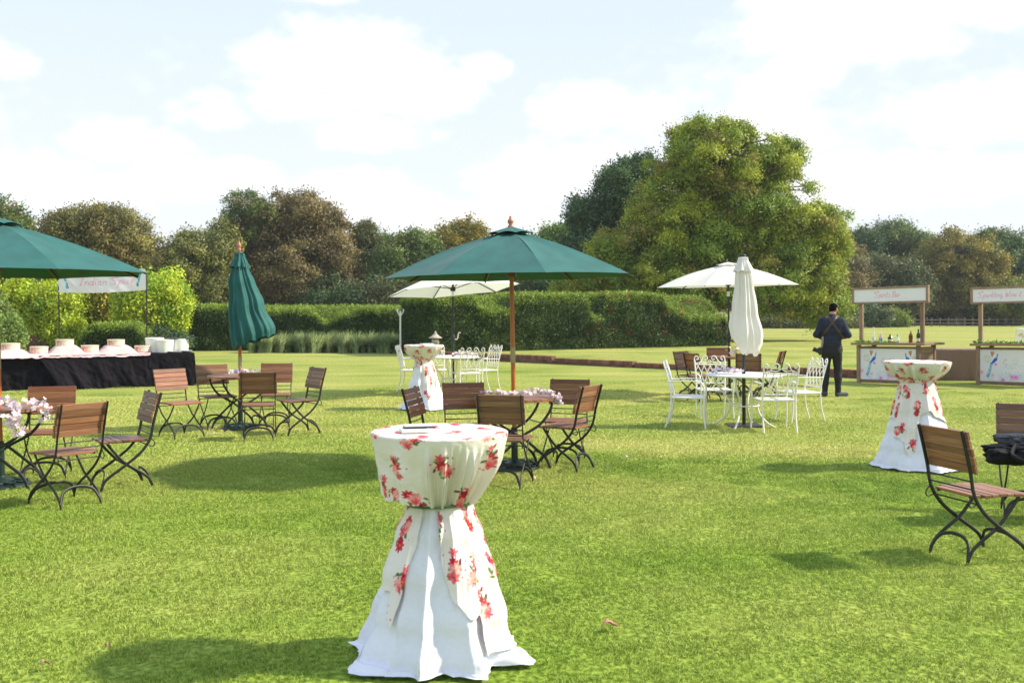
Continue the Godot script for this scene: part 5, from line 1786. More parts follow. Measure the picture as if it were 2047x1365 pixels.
func bar_print() -> ImageTexture:
	var W := 800.0
	var H := 432.0
	var p := Paint.new(800, 432, lin(0.76, 0.75, 0.80), 21)
	for side in 2:
		var X := func(u: float) -> float: return (u if side == 0 else 1.10 - u) * W
		var s := 1.0 if side == 0 else -1.0
		# watercolour washes behind the flowers
		for k in 26:
			p.dab(X.call(p.r.randf_range(0.0, 0.62)), H * p.r.randf_range(0.78, 1.0), p.r.randf_range(20, 50), p.r.randf_range(16, 34), p.r.randf() * 3.0, Color(0.62, 0.82, 0.92).lerp(Color(0.86, 0.80, 0.94), p.r.randf()), 0.35, 1.0)
		for k in 22:
			var c := Color(0.36, 0.66, 0.60).lerp(Color(0.60, 0.76, 0.52), p.r.randf())
			p.dab(X.call(p.r.randf_range(0.28, 0.62)), H * p.r.randf_range(0.68, 0.98), 15, 6, p.r.randf() * 3.0, c, 0.5, 0.8)
		# the bird: fan, raised feathers, trailing tail, body and neck
		for k in 60:
			var a := p.r.randf() * TAU
			var d := sqrt(p.r.randf())
			p.dab(X.call(0.114 + cos(a) * d * 0.065), H * (0.29 + sin(a) * d * 0.125), 9, 6, a, Color(0.80, 0.72, 0.60).lerp(Color(0.55, 0.60, 0.45), p.r.randf()), 0.55, 0.7)
		for k in 9:
			var a := -1.9 + k * 0.12
			var fx: float = X.call(0.195)
			p.stroke([Vector2(fx, H * 0.23), Vector2(fx + s * cos(a) * 60.0, H * 0.23 + sin(a) * 80.0)], 3.2, Color(0.80, 0.52, 0.36).lerp(Color(0.62, 0.40, 0.30), p.r.randf()), 0.5)
		for k in 70:
			var q := p.r.randf()
			var tu := lerpf(0.20, 0.115, q) + (0.02 * (q - 0.8) * 4.0 if q > 0.8 else 0.0)
			p.dab(X.call(tu + p.r.randf_range(-0.022, 0.022)), H * lerpf(0.38, 0.94, q), 12, 8, 1.4, Color(0.05, 0.42, 0.60).lerp(Color(0.35, 0.70, 0.78), p.r.randf()), 0.6, 0.6)
		for k in 16:
			var q := k / 15.0
			p.dab(X.call(lerpf(0.195, 0.258, q)), H * lerpf(0.43, 0.30, q), lerpf(14, 26, q), lerpf(16, 30, q), 0.5, Color(0.02, 0.26, 0.72).lerp(Color(0.10, 0.40, 0.80), p.r.randf()), 0.6, 0.6)
		p.stroke([Vector2(X.call(0.262), H * 0.30), Vector2(X.call(0.280), H * 0.22), Vector2(X.call(0.283), H * 0.15)], 9.0, Color(0.08, 0.38, 0.82), 0.6)
		p.dab(X.call(0.285), H * 0.145, 9, 7, 0.2, Color(0.05, 0.25, 0.65), 0.9, 0.5)
		p.stroke([Vector2(X.call(0.288), H * 0.145), Vector2(X.call(0.302), H * 0.155)], 2.2, Color(0.3, 0.3, 0.35), 0.8)
		# flowers
		for f in [[0.255, 0.46, 24, 0], [0.21, 0.52, 19, 1], [0.03, 0.72, 38, 2], [0.205, 0.81, 28, 2], [0.52, 0.86, 36, 0], [0.37, 0.95, 32, 0], [0.61, 0.91, 24, 3], [0.035, 0.94, 20, 1], [0.26, 0.92, 18, 1], [0.48, 0.99, 14, 3], [0.10, 0.60, 10, 1]]:
			var cc: Array = [[Color(0.86, 0.42, 0.78), Color(0.92, 0.62, 0.88), Color(0.75, 0.25, 0.60)], [Color(0.98, 0.94, 0.90), Color(0.95, 0.88, 0.86), Color(0.90, 0.66, 0.24)], [Color(0.94, 0.62, 0.76), Color(0.96, 0.78, 0.86), Color(0.85, 0.45, 0.50)], [Color(0.95, 0.74, 0.68), Color(0.97, 0.84, 0.80), Color(0.90, 0.55, 0.45)]][f[3]]
			p.petals(X.call(f[0]), H * f[1], f[2], 8, cc[0], cc[1], cc[2])
	var grey := Color(0.50, 0.49, 0.53)
	p.stroke(p.bend([Vector2(330, 150), Vector2(345, 132), Vector2(330, 128), Vector2(308, 160), Vector2(310, 196), Vector2(345, 196), Vector2(335, 226), Vector2(322, 240)]), 1.8, Color(0.35, 0.34, 0.38), 0.6)
	p.stroke(p.bend([Vector2(345, 205), Vector2(400, 212), Vector2(450, 192), Vector2(492, 150), Vector2(484, 128), Vector2(460, 134), Vector2(448, 128), Vector2(424, 136), Vector2(428, 166), Vector2(470, 200), Vector2(520, 212), Vector2(580, 204)]), 1.4, grey, 0.55)
	p.hand("s a n d e e p  &  i s", 352, 250, 15, 0.95, 1.0, grey, GLYPHS)
	return p.texture()

func sign_print(text: String, x: float, y: float, size: float, swash: bool) -> ImageTexture:
	var p := Paint.new(1024, 180, lin(0.76, 0.75, 0.80), 5)
	var pink := Color(0.88, 0.45, 0.68)
	p.hand(text, x, y, size, 0.98, 3.8, pink, GLYPHS)
	if swash:
		p.stroke(p.bend([Vector2(560, 128), Vector2(640, 138), Vector2(720, 146), Vector2(760, 140), Vector2(752, 126), Vector2(740, 132), Vector2(770, 152)]), 1.4, Color(0.80, 0.70, 0.80), 0.6)
	return p.texture()

func make_bar(label: String, at: Vector3, words: String, tx: float, size: float, swash: bool, print_m: Material) -> Node3D:
	var t := thing("wooden_bar", label, "bar", at, 0.0, "wooden drinks bars with sign boards")
	t.basis = Basis(Vector3.UP, deg_to_rad(-50.0)) * Basis(Vector3(0, 0, 1), deg_to_rad(1.1))
	var w := 1.5
	var d := 0.74
	var hc := 0.86
	for k in 4:
		var x: float = [0.04, w - 0.04, 0.04, w - 0.04][k]
		var z: float = [-0.04, -0.04, -d + 0.04, -d + 0.04][k]
		var b := MB.new()
		b.box(Vector3(x, hc * 0.5 - 0.03, z), Vector3(0.085, hc + 0.05, 0.075), 0.006)
		part("corner_post", b, M.planks[k % 2], t)
	for k in 2:
		var b := MB.new()
		b.box(Vector3([0.05, w - 0.0][k], (hc + 0.05 + 1.80) * 0.5, -0.14), Vector3(0.085, 1.80 - hc - 0.04, 0.06), 0.006)
		part("sign_post", b, M.planks[k], t)
	for k in 3:
		var b := MB.new()
		b.box(Vector3(w * 0.5 + 0.03, hc + 0.027, 0.09 - 0.16 - k * 0.305), Vector3(w + 0.26, 0.05, 0.30), 0.008)
		part("counter_board", b, M.planks[(k + 2) % 3], t)
	for y in [0.05, 0.805]:
		var b := MB.new()
		b.box(Vector3(w * 0.5, y, -0.035), Vector3(w - 0.175, 0.07 if y < 0.5 else 0.05, 0.05), 0.006)
		part("rail", b, M.planks[1], t)
	var b := MB.new()
	sheet_quad(b, 0.085, 0.088, w - 0.085, 0.778, -0.028)
	b.box(Vector3(w * 0.5, 0.433, -0.045), Vector3(w - 0.17, 0.69, 0.02), 0.003)
	for i in range(4, b.uv.size()):
		b.uv[i] = Vector2(0.34, 0.03)
	part("printed_panel", b, print_m, t)
	for s in 2:
		for i in 6:
			b = MB.new()
			b.box(Vector3(0.03 if s == 0 else w - 0.03, 0.075 + i * 0.137, -d * 0.5), Vector3(0.022, 0.131, d - 0.16), 0.004)
			part("side_plank", b, M.planks[i % 3], t)
	# sign board over the counter
	var x0 := -0.14
	var x1 := 1.68
	var y0 := 1.785
	var y1 := 2.155
	for e in [[(x0 + x1) * 0.5, y0 + 0.022, x1 - x0, 0.044], [(x0 + x1) * 0.5, y1 - 0.022, x1 - x0, 0.044], [x0 + 0.027, (y0 + y1) * 0.5, 0.054, y1 - y0 - 0.09], [x1 - 0.027, (y0 + y1) * 0.5, 0.054, y1 - y0 - 0.09]]:
		b = MB.new()
		b.box(Vector3(e[0], e[1], -0.085), Vector3(e[2], e[3], 0.085), 0.006)
		part("sign_frame", b, M.planks[0], t)
	var m := std(Color.WHITE, 0.5)
	m.albedo_texture = sign_print(words, tx, 118, size, swash)
	b = MB.new()
	sheet_quad(b, x0 + 0.05, y0 + 0.04, x1 - 0.05, y1 - 0.04, -0.062)
	b.box(Vector3((x0 + x1) * 0.5, (y0 + y1) * 0.5, -0.075), Vector3(x1 - x0 - 0.1, y1 - y0 - 0.08, 0.02), 0.003)
	for i in range(4, b.uv.size()):
		b.uv[i] = Vector2(0.02, 0.05)
	part("sign_board", b, m, t)
	return t

func bottle(label: String, prof: Array, mat: Material, at: Vector3, cap: Material, wrap, group: String) -> void:
	var t := thing("bottle", label, "bottle", at, 0.0, group)
	var b := MB.new()
	b.lathe(prof, 16)
	var glass := part("body", b, mat, t)
	var top: Vector2 = prof[-1]
	b = MB.new()
	b.lathe([Vector2(0.001, top.y - 0.03), Vector2(0.017, top.y - 0.03), Vector2(0.017, top.y + 0.012), Vector2(0.001, top.y + 0.014)], 10)
	part("cap", b, cap, glass)
	if wrap:
		b = MB.new()
		var r: float = prof[2].x + 0.0015
		b.lathe([Vector2(r, wrap[0]), Vector2(r, wrap[1])], 16)
		part("paper_label", b, wrap[2], glass)

func garland(label: String, path: Array, flowers: int, leaves: int, at: Vector3, seed_: int, size := 0.03, spread := 0.05, group := "") -> void:
	var r := RandomNumberGenerator.new()
	r.seed = seed_
	var t := thing("flower_garland" if flowers > 0 else "leaf_garland", label, "garland", at, 0.0, group)
	var line := smooth(path, 8)
	var stem := MB.new()
	stem.tube(line, 0.004, 5)
	part("stem", stem, M.leaf_green, t)
	var fl := MB.new()
	for i in flowers:
		var c: Vector3 = line[r.randi() % line.size()] + Vector3(r.randfn(), absf(r.randfn()) * 0.7 - 0.15, r.randfn()) * spread
		var up := Vector3(r.randfn() * 0.7, 0.8, r.randfn() * 0.7 + 0.5).normalized()
		var e1 := up.cross(Vector3(0.3, 0.2, 1)).normalized()
		var e2 := up.cross(e1)
		var s := size * r.randf_range(0.75, 1.25)
		var k := r.randf_range(0.85, 1.1)
		fl.col = Color(k, k * r.randf_range(0.86, 1.0), k)
		for p in 5:
			var a := TAU * p / 5.0 + r.randf() * 0.3
			var d := e1 * cos(a) + e2 * sin(a)
			var q := e1 * -sin(a) + e2 * cos(a)
			var v0 := fl.vert(c, up)
			var v1 := fl.vert(c + d * s * 0.7 + q * s * 0.42 + up * s * 0.25, up)
			var v2 := fl.vert(c + d * s * 1.05 + up * s * r.randf_range(0.1, 0.5), up)
			var v3 := fl.vert(c + d * s * 0.7 - q * s * 0.42 + up * s * 0.25, up)
			fl.tri(v0, v1, v2)
			fl.tri(v0, v2, v3)
	if flowers > 0:
		var o := part("blossoms", fl, M.petal_v, t)
		o.set_meta("kind", "stuff")
	var lv := MB.new()
	for i in leaves:
		var c: Vector3 = line[r.randi() % line.size()] + Vector3(r.randfn(), absf(r.randfn()) * 0.4, r.randfn()) * spread * 0.8
		var d := Vector3(r.randfn(), r.randfn() * 0.5 + 0.2, r.randfn()).normalized()
		var q := d.cross(Vector3(r.randfn() * 0.3, 1, r.randfn() * 0.3)).normalized()
		var up := q.cross(d).normalized()
		var s := size * r.randf_range(1.0, 1.8)
		var v0 := lv.vert(c, up)
		var v1 := lv.vert(c + d * s * 0.5 + q * s * 0.25, up)
		var v2 := lv.vert(c + d * s, up)
		var v3 := lv.vert(c + d * s * 0.5 - q * s * 0.25, up)
		lv.tri(v0, v1, v2)
		lv.tri(v0, v2, v3)
	var o2 := part("leaves", lv, M.leaf_green, t)
	o2.set_meta("kind", "stuff")

func bars() -> void:
	var print_m := std(Color.WHITE, 0.5)
	print_m.albedo_texture = bar_print()
	var a := make_bar("wooden bar whose sign reads Spirits Bar, bottles on its counter", Vector3(7.85, 0, -22.62), "Spirits Bar", 300, 74, true, print_m)
	var c := make_bar("wooden bar whose sign begins Sparkling Wine, cut off by the right edge", Vector3(10.30, 0, -22.05), "Sparkling, Wine & S", 70, 74, false, print_m)
	var on := func(o: Node3D, x: float, z: float) -> Vector3: return o.transform * Vector3(x, 0.913, z)
	var g := "bottles on the spirits bar"
	var clear := M.glass as Material
	bottle("tall slim clear bottle, leftmost on the spirits bar", [Vector2(0.001, 0), Vector2(0.034, 0.001), Vector2(0.036, 0.18), Vector2(0.03, 0.21), Vector2(0.014, 0.24), Vector2(0.013, 0.33)], M.frost, on.call(a, 0.28, -0.25), M.white_plastic, [0.05, 0.12, M.paper], g)
	bottle("pinkish clear bottle with a blue label, second from left on the spirits bar", [Vector2(0.001, 0), Vector2(0.042, 0.001), Vector2(0.044, 0.12), Vector2(0.036, 0.16), Vector2(0.016, 0.18), Vector2(0.015, 0.21)], M.pink_glass, on.call(a, 0.46, -0.25), M.white_plastic, [0.04, 0.10, M.blue_paper], g)
	bottle("squat black bottle with a white label on the spirits bar", [Vector2(0.001, 0), Vector2(0.048, 0.001), Vector2(0.05, 0.09), Vector2(0.044, 0.12), Vector2(0.016, 0.14), Vector2(0.015, 0.17)], M.black_glass, on.call(a, 0.68, -0.25), M.black_glass, [0.03, 0.075, M.paper], g)
	bottle("squat clear bottle with a bluish tint, right of the black bottle on the spirits bar", [Vector2(0.001, 0), Vector2(0.055, 0.001), Vector2(0.056, 0.06), Vector2(0.04, 0.10), Vector2(0.016, 0.13), Vector2(0.015, 0.17)], M.frost, on.call(a, 0.86, -0.25), M.blue_paper, null, g)
	bottle("amber bottle on the spirits bar, left of the green wine bottle", [Vector2(0.001, 0), Vector2(0.040, 0.001), Vector2(0.042, 0.16), Vector2(0.034, 0.19), Vector2(0.015, 0.21), Vector2(0.014, 0.25)], M.amber, on.call(a, 1.17, -0.25), M.brass, [0.10, 0.145, M.dark_paper], g)
	bottle("green wine bottle with a white label, rightmost on the spirits bar", [Vector2(0.001, 0), Vector2(0.038, 0.001), Vector2(0.039, 0.17), Vector2(0.033, 0.20), Vector2(0.015, 0.23), Vector2(0.014, 0.29)], M.green_glass, on.call(a, 1.36, -0.22), M.green_glass, [0.03, 0.10, M.paper], g)
	garland("string of green leaves along the spirits bar's counter", [on.call(a, -0.02, -0.03), on.call(a, 0.3, -0.04), on.call(a, 0.6, -0.02), on.call(a, 1.0, -0.05)], 0, 240, Vector3.ZERO, 31, 0.05, 0.035, "leaf garlands on the bars")
	garland("string of green leaves along the second bar's counter at the right edge", [on.call(c, -0.02, -0.04), on.call(c, 0.3, -0.06), on.call(c, 0.7, -0.03), on.call(c, 1.1, -0.05)], 0, 260, Vector3.ZERO, 32, 0.055, 0.04, "leaf garlands on the bars")
	# glass drinks dispenser on the second bar
	var t := thing("drinks_dispenser", "large glass drinks dispenser with orange slices, on the second bar", "drinks dispenser", on.call(c, 0.86, -0.3), 0.0)
	var b := MB.new()
	b.lathe([Vector2(0.001, 0.004), Vector2(0.125, 0.004), Vector2(0.135, 0.05), Vector2(0.11, 0.29), Vector2(0.108, 0.30)], 24)
	part("jar", b, M.frost, t)
	b = MB.new()
	b.lathe([Vector2(0.001, 0.302), Vector2(0.115, 0.302), Vector2(0.115, 0.315), Vector2(0.02, 0.33), Vector2(0.001, 0.332)], 24)
	part("lid", b, M.frost, t)
	for k in 4:
		b = MB.new()
		b.lathe([Vector2(0.001, 0.0), Vector2(0.03, 0.001), Vector2(0.03, 0.008), Vector2(0.001, 0.009)], 12, Vector3(cos(k * 1.7) * 0.05, 0.14 + 0.02 * k, sin(k * 1.7) * 0.05), Basis(Vector3(1, 0, 0), 1.1 + k * 0.3))
		part("orange_slice", b, M.orange, t)
	# serving table under a brown cloth between the bars
	t = thing("brown_tablecloth", "plain brown cloth over a serving table between the two bars", "tablecloth", Vector3(10.2, 0, -23.35), deg_to_rad(-14.0))
	var wob := noise(44, 1.3, 3)
	b = MB.new()
	b.grid(60, 30, func(u, v):
		var x := lerpf(-0.85, 0.95, u)
		if v < 0.25:
			return Vector3(x, 0.745 + wob.get_noise_2d(x * 3.0, v * 9.0) * 0.004, lerpf(-0.6, -0.02, v / 0.25))
		var y := lerpf(0.745, 0.0, (v - 0.25) / 0.75)
		return Vector3(x, y, (wob.get_noise_2d(x * 2.4, y * 0.6) * 0.10 + 0.02) * (0.9 - y)), func(u, v): return Vector2(u * 1.5, v * 1.3))
	part("cloth", b, M.brown_cloth, t)
	b = MB.new()
	b.box(Vector3(0.03, 0.37, -0.32), Vector3(1.7, 0.72, 0.5), 0.01)
	part("table", b, M.planks[1], t)


# ------------------------------------------------------------------ buffet
func buffet() -> void:
	var turn := deg_to_rad(27.3)
	var R := Vector3(-6.99, 0, -21.86)
	var wob := noise(51, 1.0, 3)
	var h := 0.715
	var place := Basis(Vector3.UP, turn)
	for k in 3:
		var x0: float = [-0.95, -3.10, -6.4][k]
		var x1: float = [0.0, -0.93, -2.72][k]
		var t := thing("black_tablecloth", ["black cloth over the right end of the buffet, under the white buckets", "black cloth of the buffet's middle with a slanting flap at its left", "black cloth of the buffet's left part, crumpled in the shade behind the left parasol"][k], "tablecloth", R, turn, "black cloths on the buffet tables")
		var b := MB.new()
		var back: float = [0.0, 0.0, -0.13][k]
		b.grid(int((x1 - x0) * 40.0), 40, func(u, v):
			var x := lerpf(x0, x1, u)
			if v < 0.25:
				return Vector3(x, h + wob.get_noise_2d(x * 2.0, v * 4.0) * 0.006 - k * 0.004, lerpf(-0.75, 0.0 + back, v / 0.25))
			var y := lerpf(h - k * 0.004, 0.004, (v - 0.25) / 0.75)
			var q := 1.0 - y / h
			var z: float = back + q * 0.05 + wob.get_noise_2d(x * 2.6 + k * 9.0, y * 1.2) * 0.10 * q + wob.get_noise_2d(x * 8.0, y * 7.0 + k) * (0.012 if k < 2 else 0.030)
			if k == 1:          # the slanting flap stands out at its left lower corner
				x += (1.0 - u) * q * 0.42
				z += pow(1.0 - u, 2.0) * q * 0.24
				y += 0.03 * smoothstep(0.45, 0.6, u) * q * (1.0 - smoothstep(0.75, 0.9, u))
			if k == 0:
				z -= 0.06 * pow(absf(sin((x + 0.5) * 6.5)), 6.0) * q
			return Vector3(x, y, z), func(u, v): return Vector2(u * (x1 - x0), v * 1.0))
		if k == 0:
			b.grid(16, 20, func(u, v):
				var z := lerpf(0.0, -0.75, u)
				var y := lerpf(h, 0.004, v)
				return Vector3(0.0 + v * 0.09 + wob.get_noise_2d(z * 4.0, y * 2.0) * 0.06 * v, y, z + 0.05 * v * (1.0 - u)), func(u, v): return Vector2(u, v))
		part("cloth", b, M.black_cloth, t)
		b = MB.new()
		b.box(Vector3((x0 + x1) * 0.5, h - 0.03, -0.38), Vector3(x1 - x0 - 0.06, 0.03, 0.68), 0.005)
		part("tabletop", b, M.planks[2], t)
		for e in [x0 + 0.2, x1 - 0.2]:
			for z in [-0.66, -0.24]:
				rod("leg", [Vector3(e, 0, z), Vector3(e, h - 0.04, z)], 0.014, M.iron, t, 8)
	# pink cloth heaped over risers
	var heaps := [[-4.7, 0.12, 0.35], [-3.58, 0.10, 0.30], [-3.07, 0.02, 0.2], [-2.55, 0.17, 0.30], [-2.09, 0.03, 0.2], [-1.55, 0.15, 0.34]]
	var t := thing("pink_cloth", "pale pink cloth heaped along the buffet between the floral tins", "cloth", R, turn)
	var b := MB.new()
	var lift := func(x: float, z: float) -> float:
		var y := 0.0
		for q in heaps:
			var d: float = (x - q[0]) / q[2]
			y = maxf(y, q[1] * clampf(1.35 - d * d, 0.0, 1.0))
		return y * smoothstep(0.0, 0.16, -z) + 0.022 * absf(wob.get_noise_2d(x * 5.0, z * 5.0)) + 0.02 * wob.get_noise_2d(x * 2.0 + 4.0, z * 3.0)
	b.grid(220, 24, func(u, v):
		var x := lerpf(-6.3, -0.95 + 0.05 * sin(v * 9.0), u)
		var z := lerpf(-0.70, 0.035, v)
		var y: float = h + 0.014 + lift.call(x, z)
		if v > 0.9:
			y = lerpf(y, h - 0.045 - 0.03 * wob.get_noise_2d(x * 3.0, 7.0), (v - 0.9) / 0.1)
		return Vector3(x, y, z), func(u, v): return Vector2(u * 5.0, v))
	part("cloth", b, M.pink_cloth, t)
	var tins := [[-3.60, 0.10, "leftmost, beside the left parasol's pole"], [-3.07, 0.025, "low, second from the left"], [-2.58, 0.165, "raised, highest of the row"], [-2.09, 0.035, "low, between the two raised tins"], [-1.57, 0.15, "raised, in front of the clipped bush"], [-1.02, 0.01, "low, next to the white buckets"]]
	for k in tins:
		var x: float = k[0]
		var y: float = h + 0.018 + float(k[1])
		t = thing("floral_tin", "round floral patterned tin on the buffet, " + k[2], "tin", R + place * Vector3(x, y, -0.34), turn, "floral tins on the buffet")
		b = MB.new()
		b.lathe([Vector2(0.001, 0), Vector2(0.172, 0.001), Vector2(0.176, 0.006), Vector2(0.176, 0.118)], 28)
		part("body", b, M.tin, t)
		b = MB.new()
		b.lathe([Vector2(0.177, 0.112), Vector2(0.181, 0.114), Vector2(0.181, 0.132), Vector2(0.173, 0.137), Vector2(0.001, 0.139)], 28)
		part("lid", b, M.tin_lid, t)
	# white buckets, a tray and stacked plates on the right end
	var buckets := [[-0.77, -0.42, 0.20, 0.31, "at the back left"], [-0.58, -0.22, 0.185, 0.27, "at the front"], [-0.24, -0.36, 0.19, 0.28, "right one, under the dark tray"]]
	for k in buckets:
		t = thing("white_bucket", "white plastic bucket on the black buffet end, " + k[4], "bucket", R + place * Vector3(k[0], h + 0.008, k[1]), turn, "white buckets on the buffet")
		b = MB.new()
		var r: float = k[2]
		var hh: float = k[3]
		b.lathe([Vector2(0.001, 0), Vector2(r * 0.88, 0.001), Vector2(r * 0.9, 0.006), Vector2(r * 0.97, hh - 0.03), Vector2(r * 0.985, hh - 0.028), Vector2(r * 0.985, hh - 0.004)], 28)
		part("body", b, M.white_plastic, t)
		b = MB.new()
		b.lathe([Vector2(r * 0.99, hh - 0.012), Vector2(r, hh - 0.01), Vector2(r, hh + 0.008), Vector2(r * 0.93, hh + 0.014), Vector2(r * 0.9, hh + 0.006), Vector2(0.001, hh + 0.008)], 28)
		part("lid", b, M.white_plastic, t)
	t = thing("dark_tray", "flat dark grey tray lying on the right white bucket", "tray", R + place * Vector3(-0.2, h + 0.008 + 0.296, -0.36), turn)
	b = MB.new()
	b.box(Vector3(0, 0.01, 0), Vector3(0.52, 0.02, 0.36), 0.008)
	part("tray", b, M.grey_metal, t)
	for k in 2:
		t = thing("plate_stack", "short stack of pale green-rimmed plates on the buffet's front edge, " + ["left stack" if k == 0 else "right stack"][0], "plates", R + place * Vector3([-0.46, -0.12][k], h + 0.008, [-0.03, -0.12][k] - 0.09), turn, "plate stacks on the buffet")
		for i in 3:
			b = MB.new()
			var y := i * 0.012
			b.lathe([Vector2(0.001, y), Vector2(0.07, y), Vector2(0.115, y + 0.012), Vector2(0.117, y + 0.016), Vector2(0.07, y + 0.006), Vector2(0.001, y + 0.006)], 24)
			part("plate", b, M.plate, t)
	# banner on two black poles
	var L := Vector3(-10.22, 0, -22.45)
	var Rr := Vector3(-8.28, 0, -22.55)
	t = thing("banner", "white banner with pink handwriting on two black poles, half behind the left green parasol", "banner", L)
	var span := Rr - L
	for k in 2:
		rod("pole", [span * k, span * k + Vector3(0, 2.5, 0)], 0.016, M.iron, t, 8)
	var p := Paint.new(1024, 270, lin(0.80, 0.79, 0.83), 6)
	p.hand("Indian Spice", 250, 170, 95, 1.2, 4.5, Color(0.90, 0.52, 0.72), GLYPHS)
	for s in 2:
		var bx: float = [90.0, 940.0][s]
		for k in 40:
			var q := p.r.randf()
			p.dab(bx + (q - 0.5) * 40.0 * (1 - 2 * s) + p.r.randf_range(-12, 12), 40 + q * 170, 12, 9, 1.2, Color(0.05, 0.50, 0.66).lerp(Color(0.30, 0.75, 0.82), p.r.randf()), 0.7, 0.5)
		for k in 8:
			p.petals(bx + (60.0 - 120.0 * s) + p.r.randf_range(-22, 22), 60 + k * 18, 14, 6, Color(0.95, 0.78, 0.86), Color(0.97, 0.88, 0.92), Color(0.9, 0.7, 0.5))
	var m := cloth(Color.WHITE, 0.9, 0.4, 0.0)
	m.heightmap_enabled = false
	m.uv1_scale = Vector3.ONE
	m.albedo_texture = p.texture()
	b = MB.new()
	b.grid(60, 16, func(u, v):
		var sag: float = 4.0 * u * (1.0 - u)
		var y: float = lerpf(2.48 + 0.05 * smoothstep(0.8, 0.95, u) * (1.0 - smoothstep(0.97, 1.0, u)), 2.05, v) - sag * 0.035 * v + u * 0.06
		return span * u + Vector3(0, y, 0.02 + 0.05 * sin(u * 9.0 + v * 2.0) * v * sag + 0.012 * sin((u - v * 0.25) * 40.0) * (1.0 - u)), func(u, v): return Vector2(u, v), false, true)
	part("cloth", b, m, t)


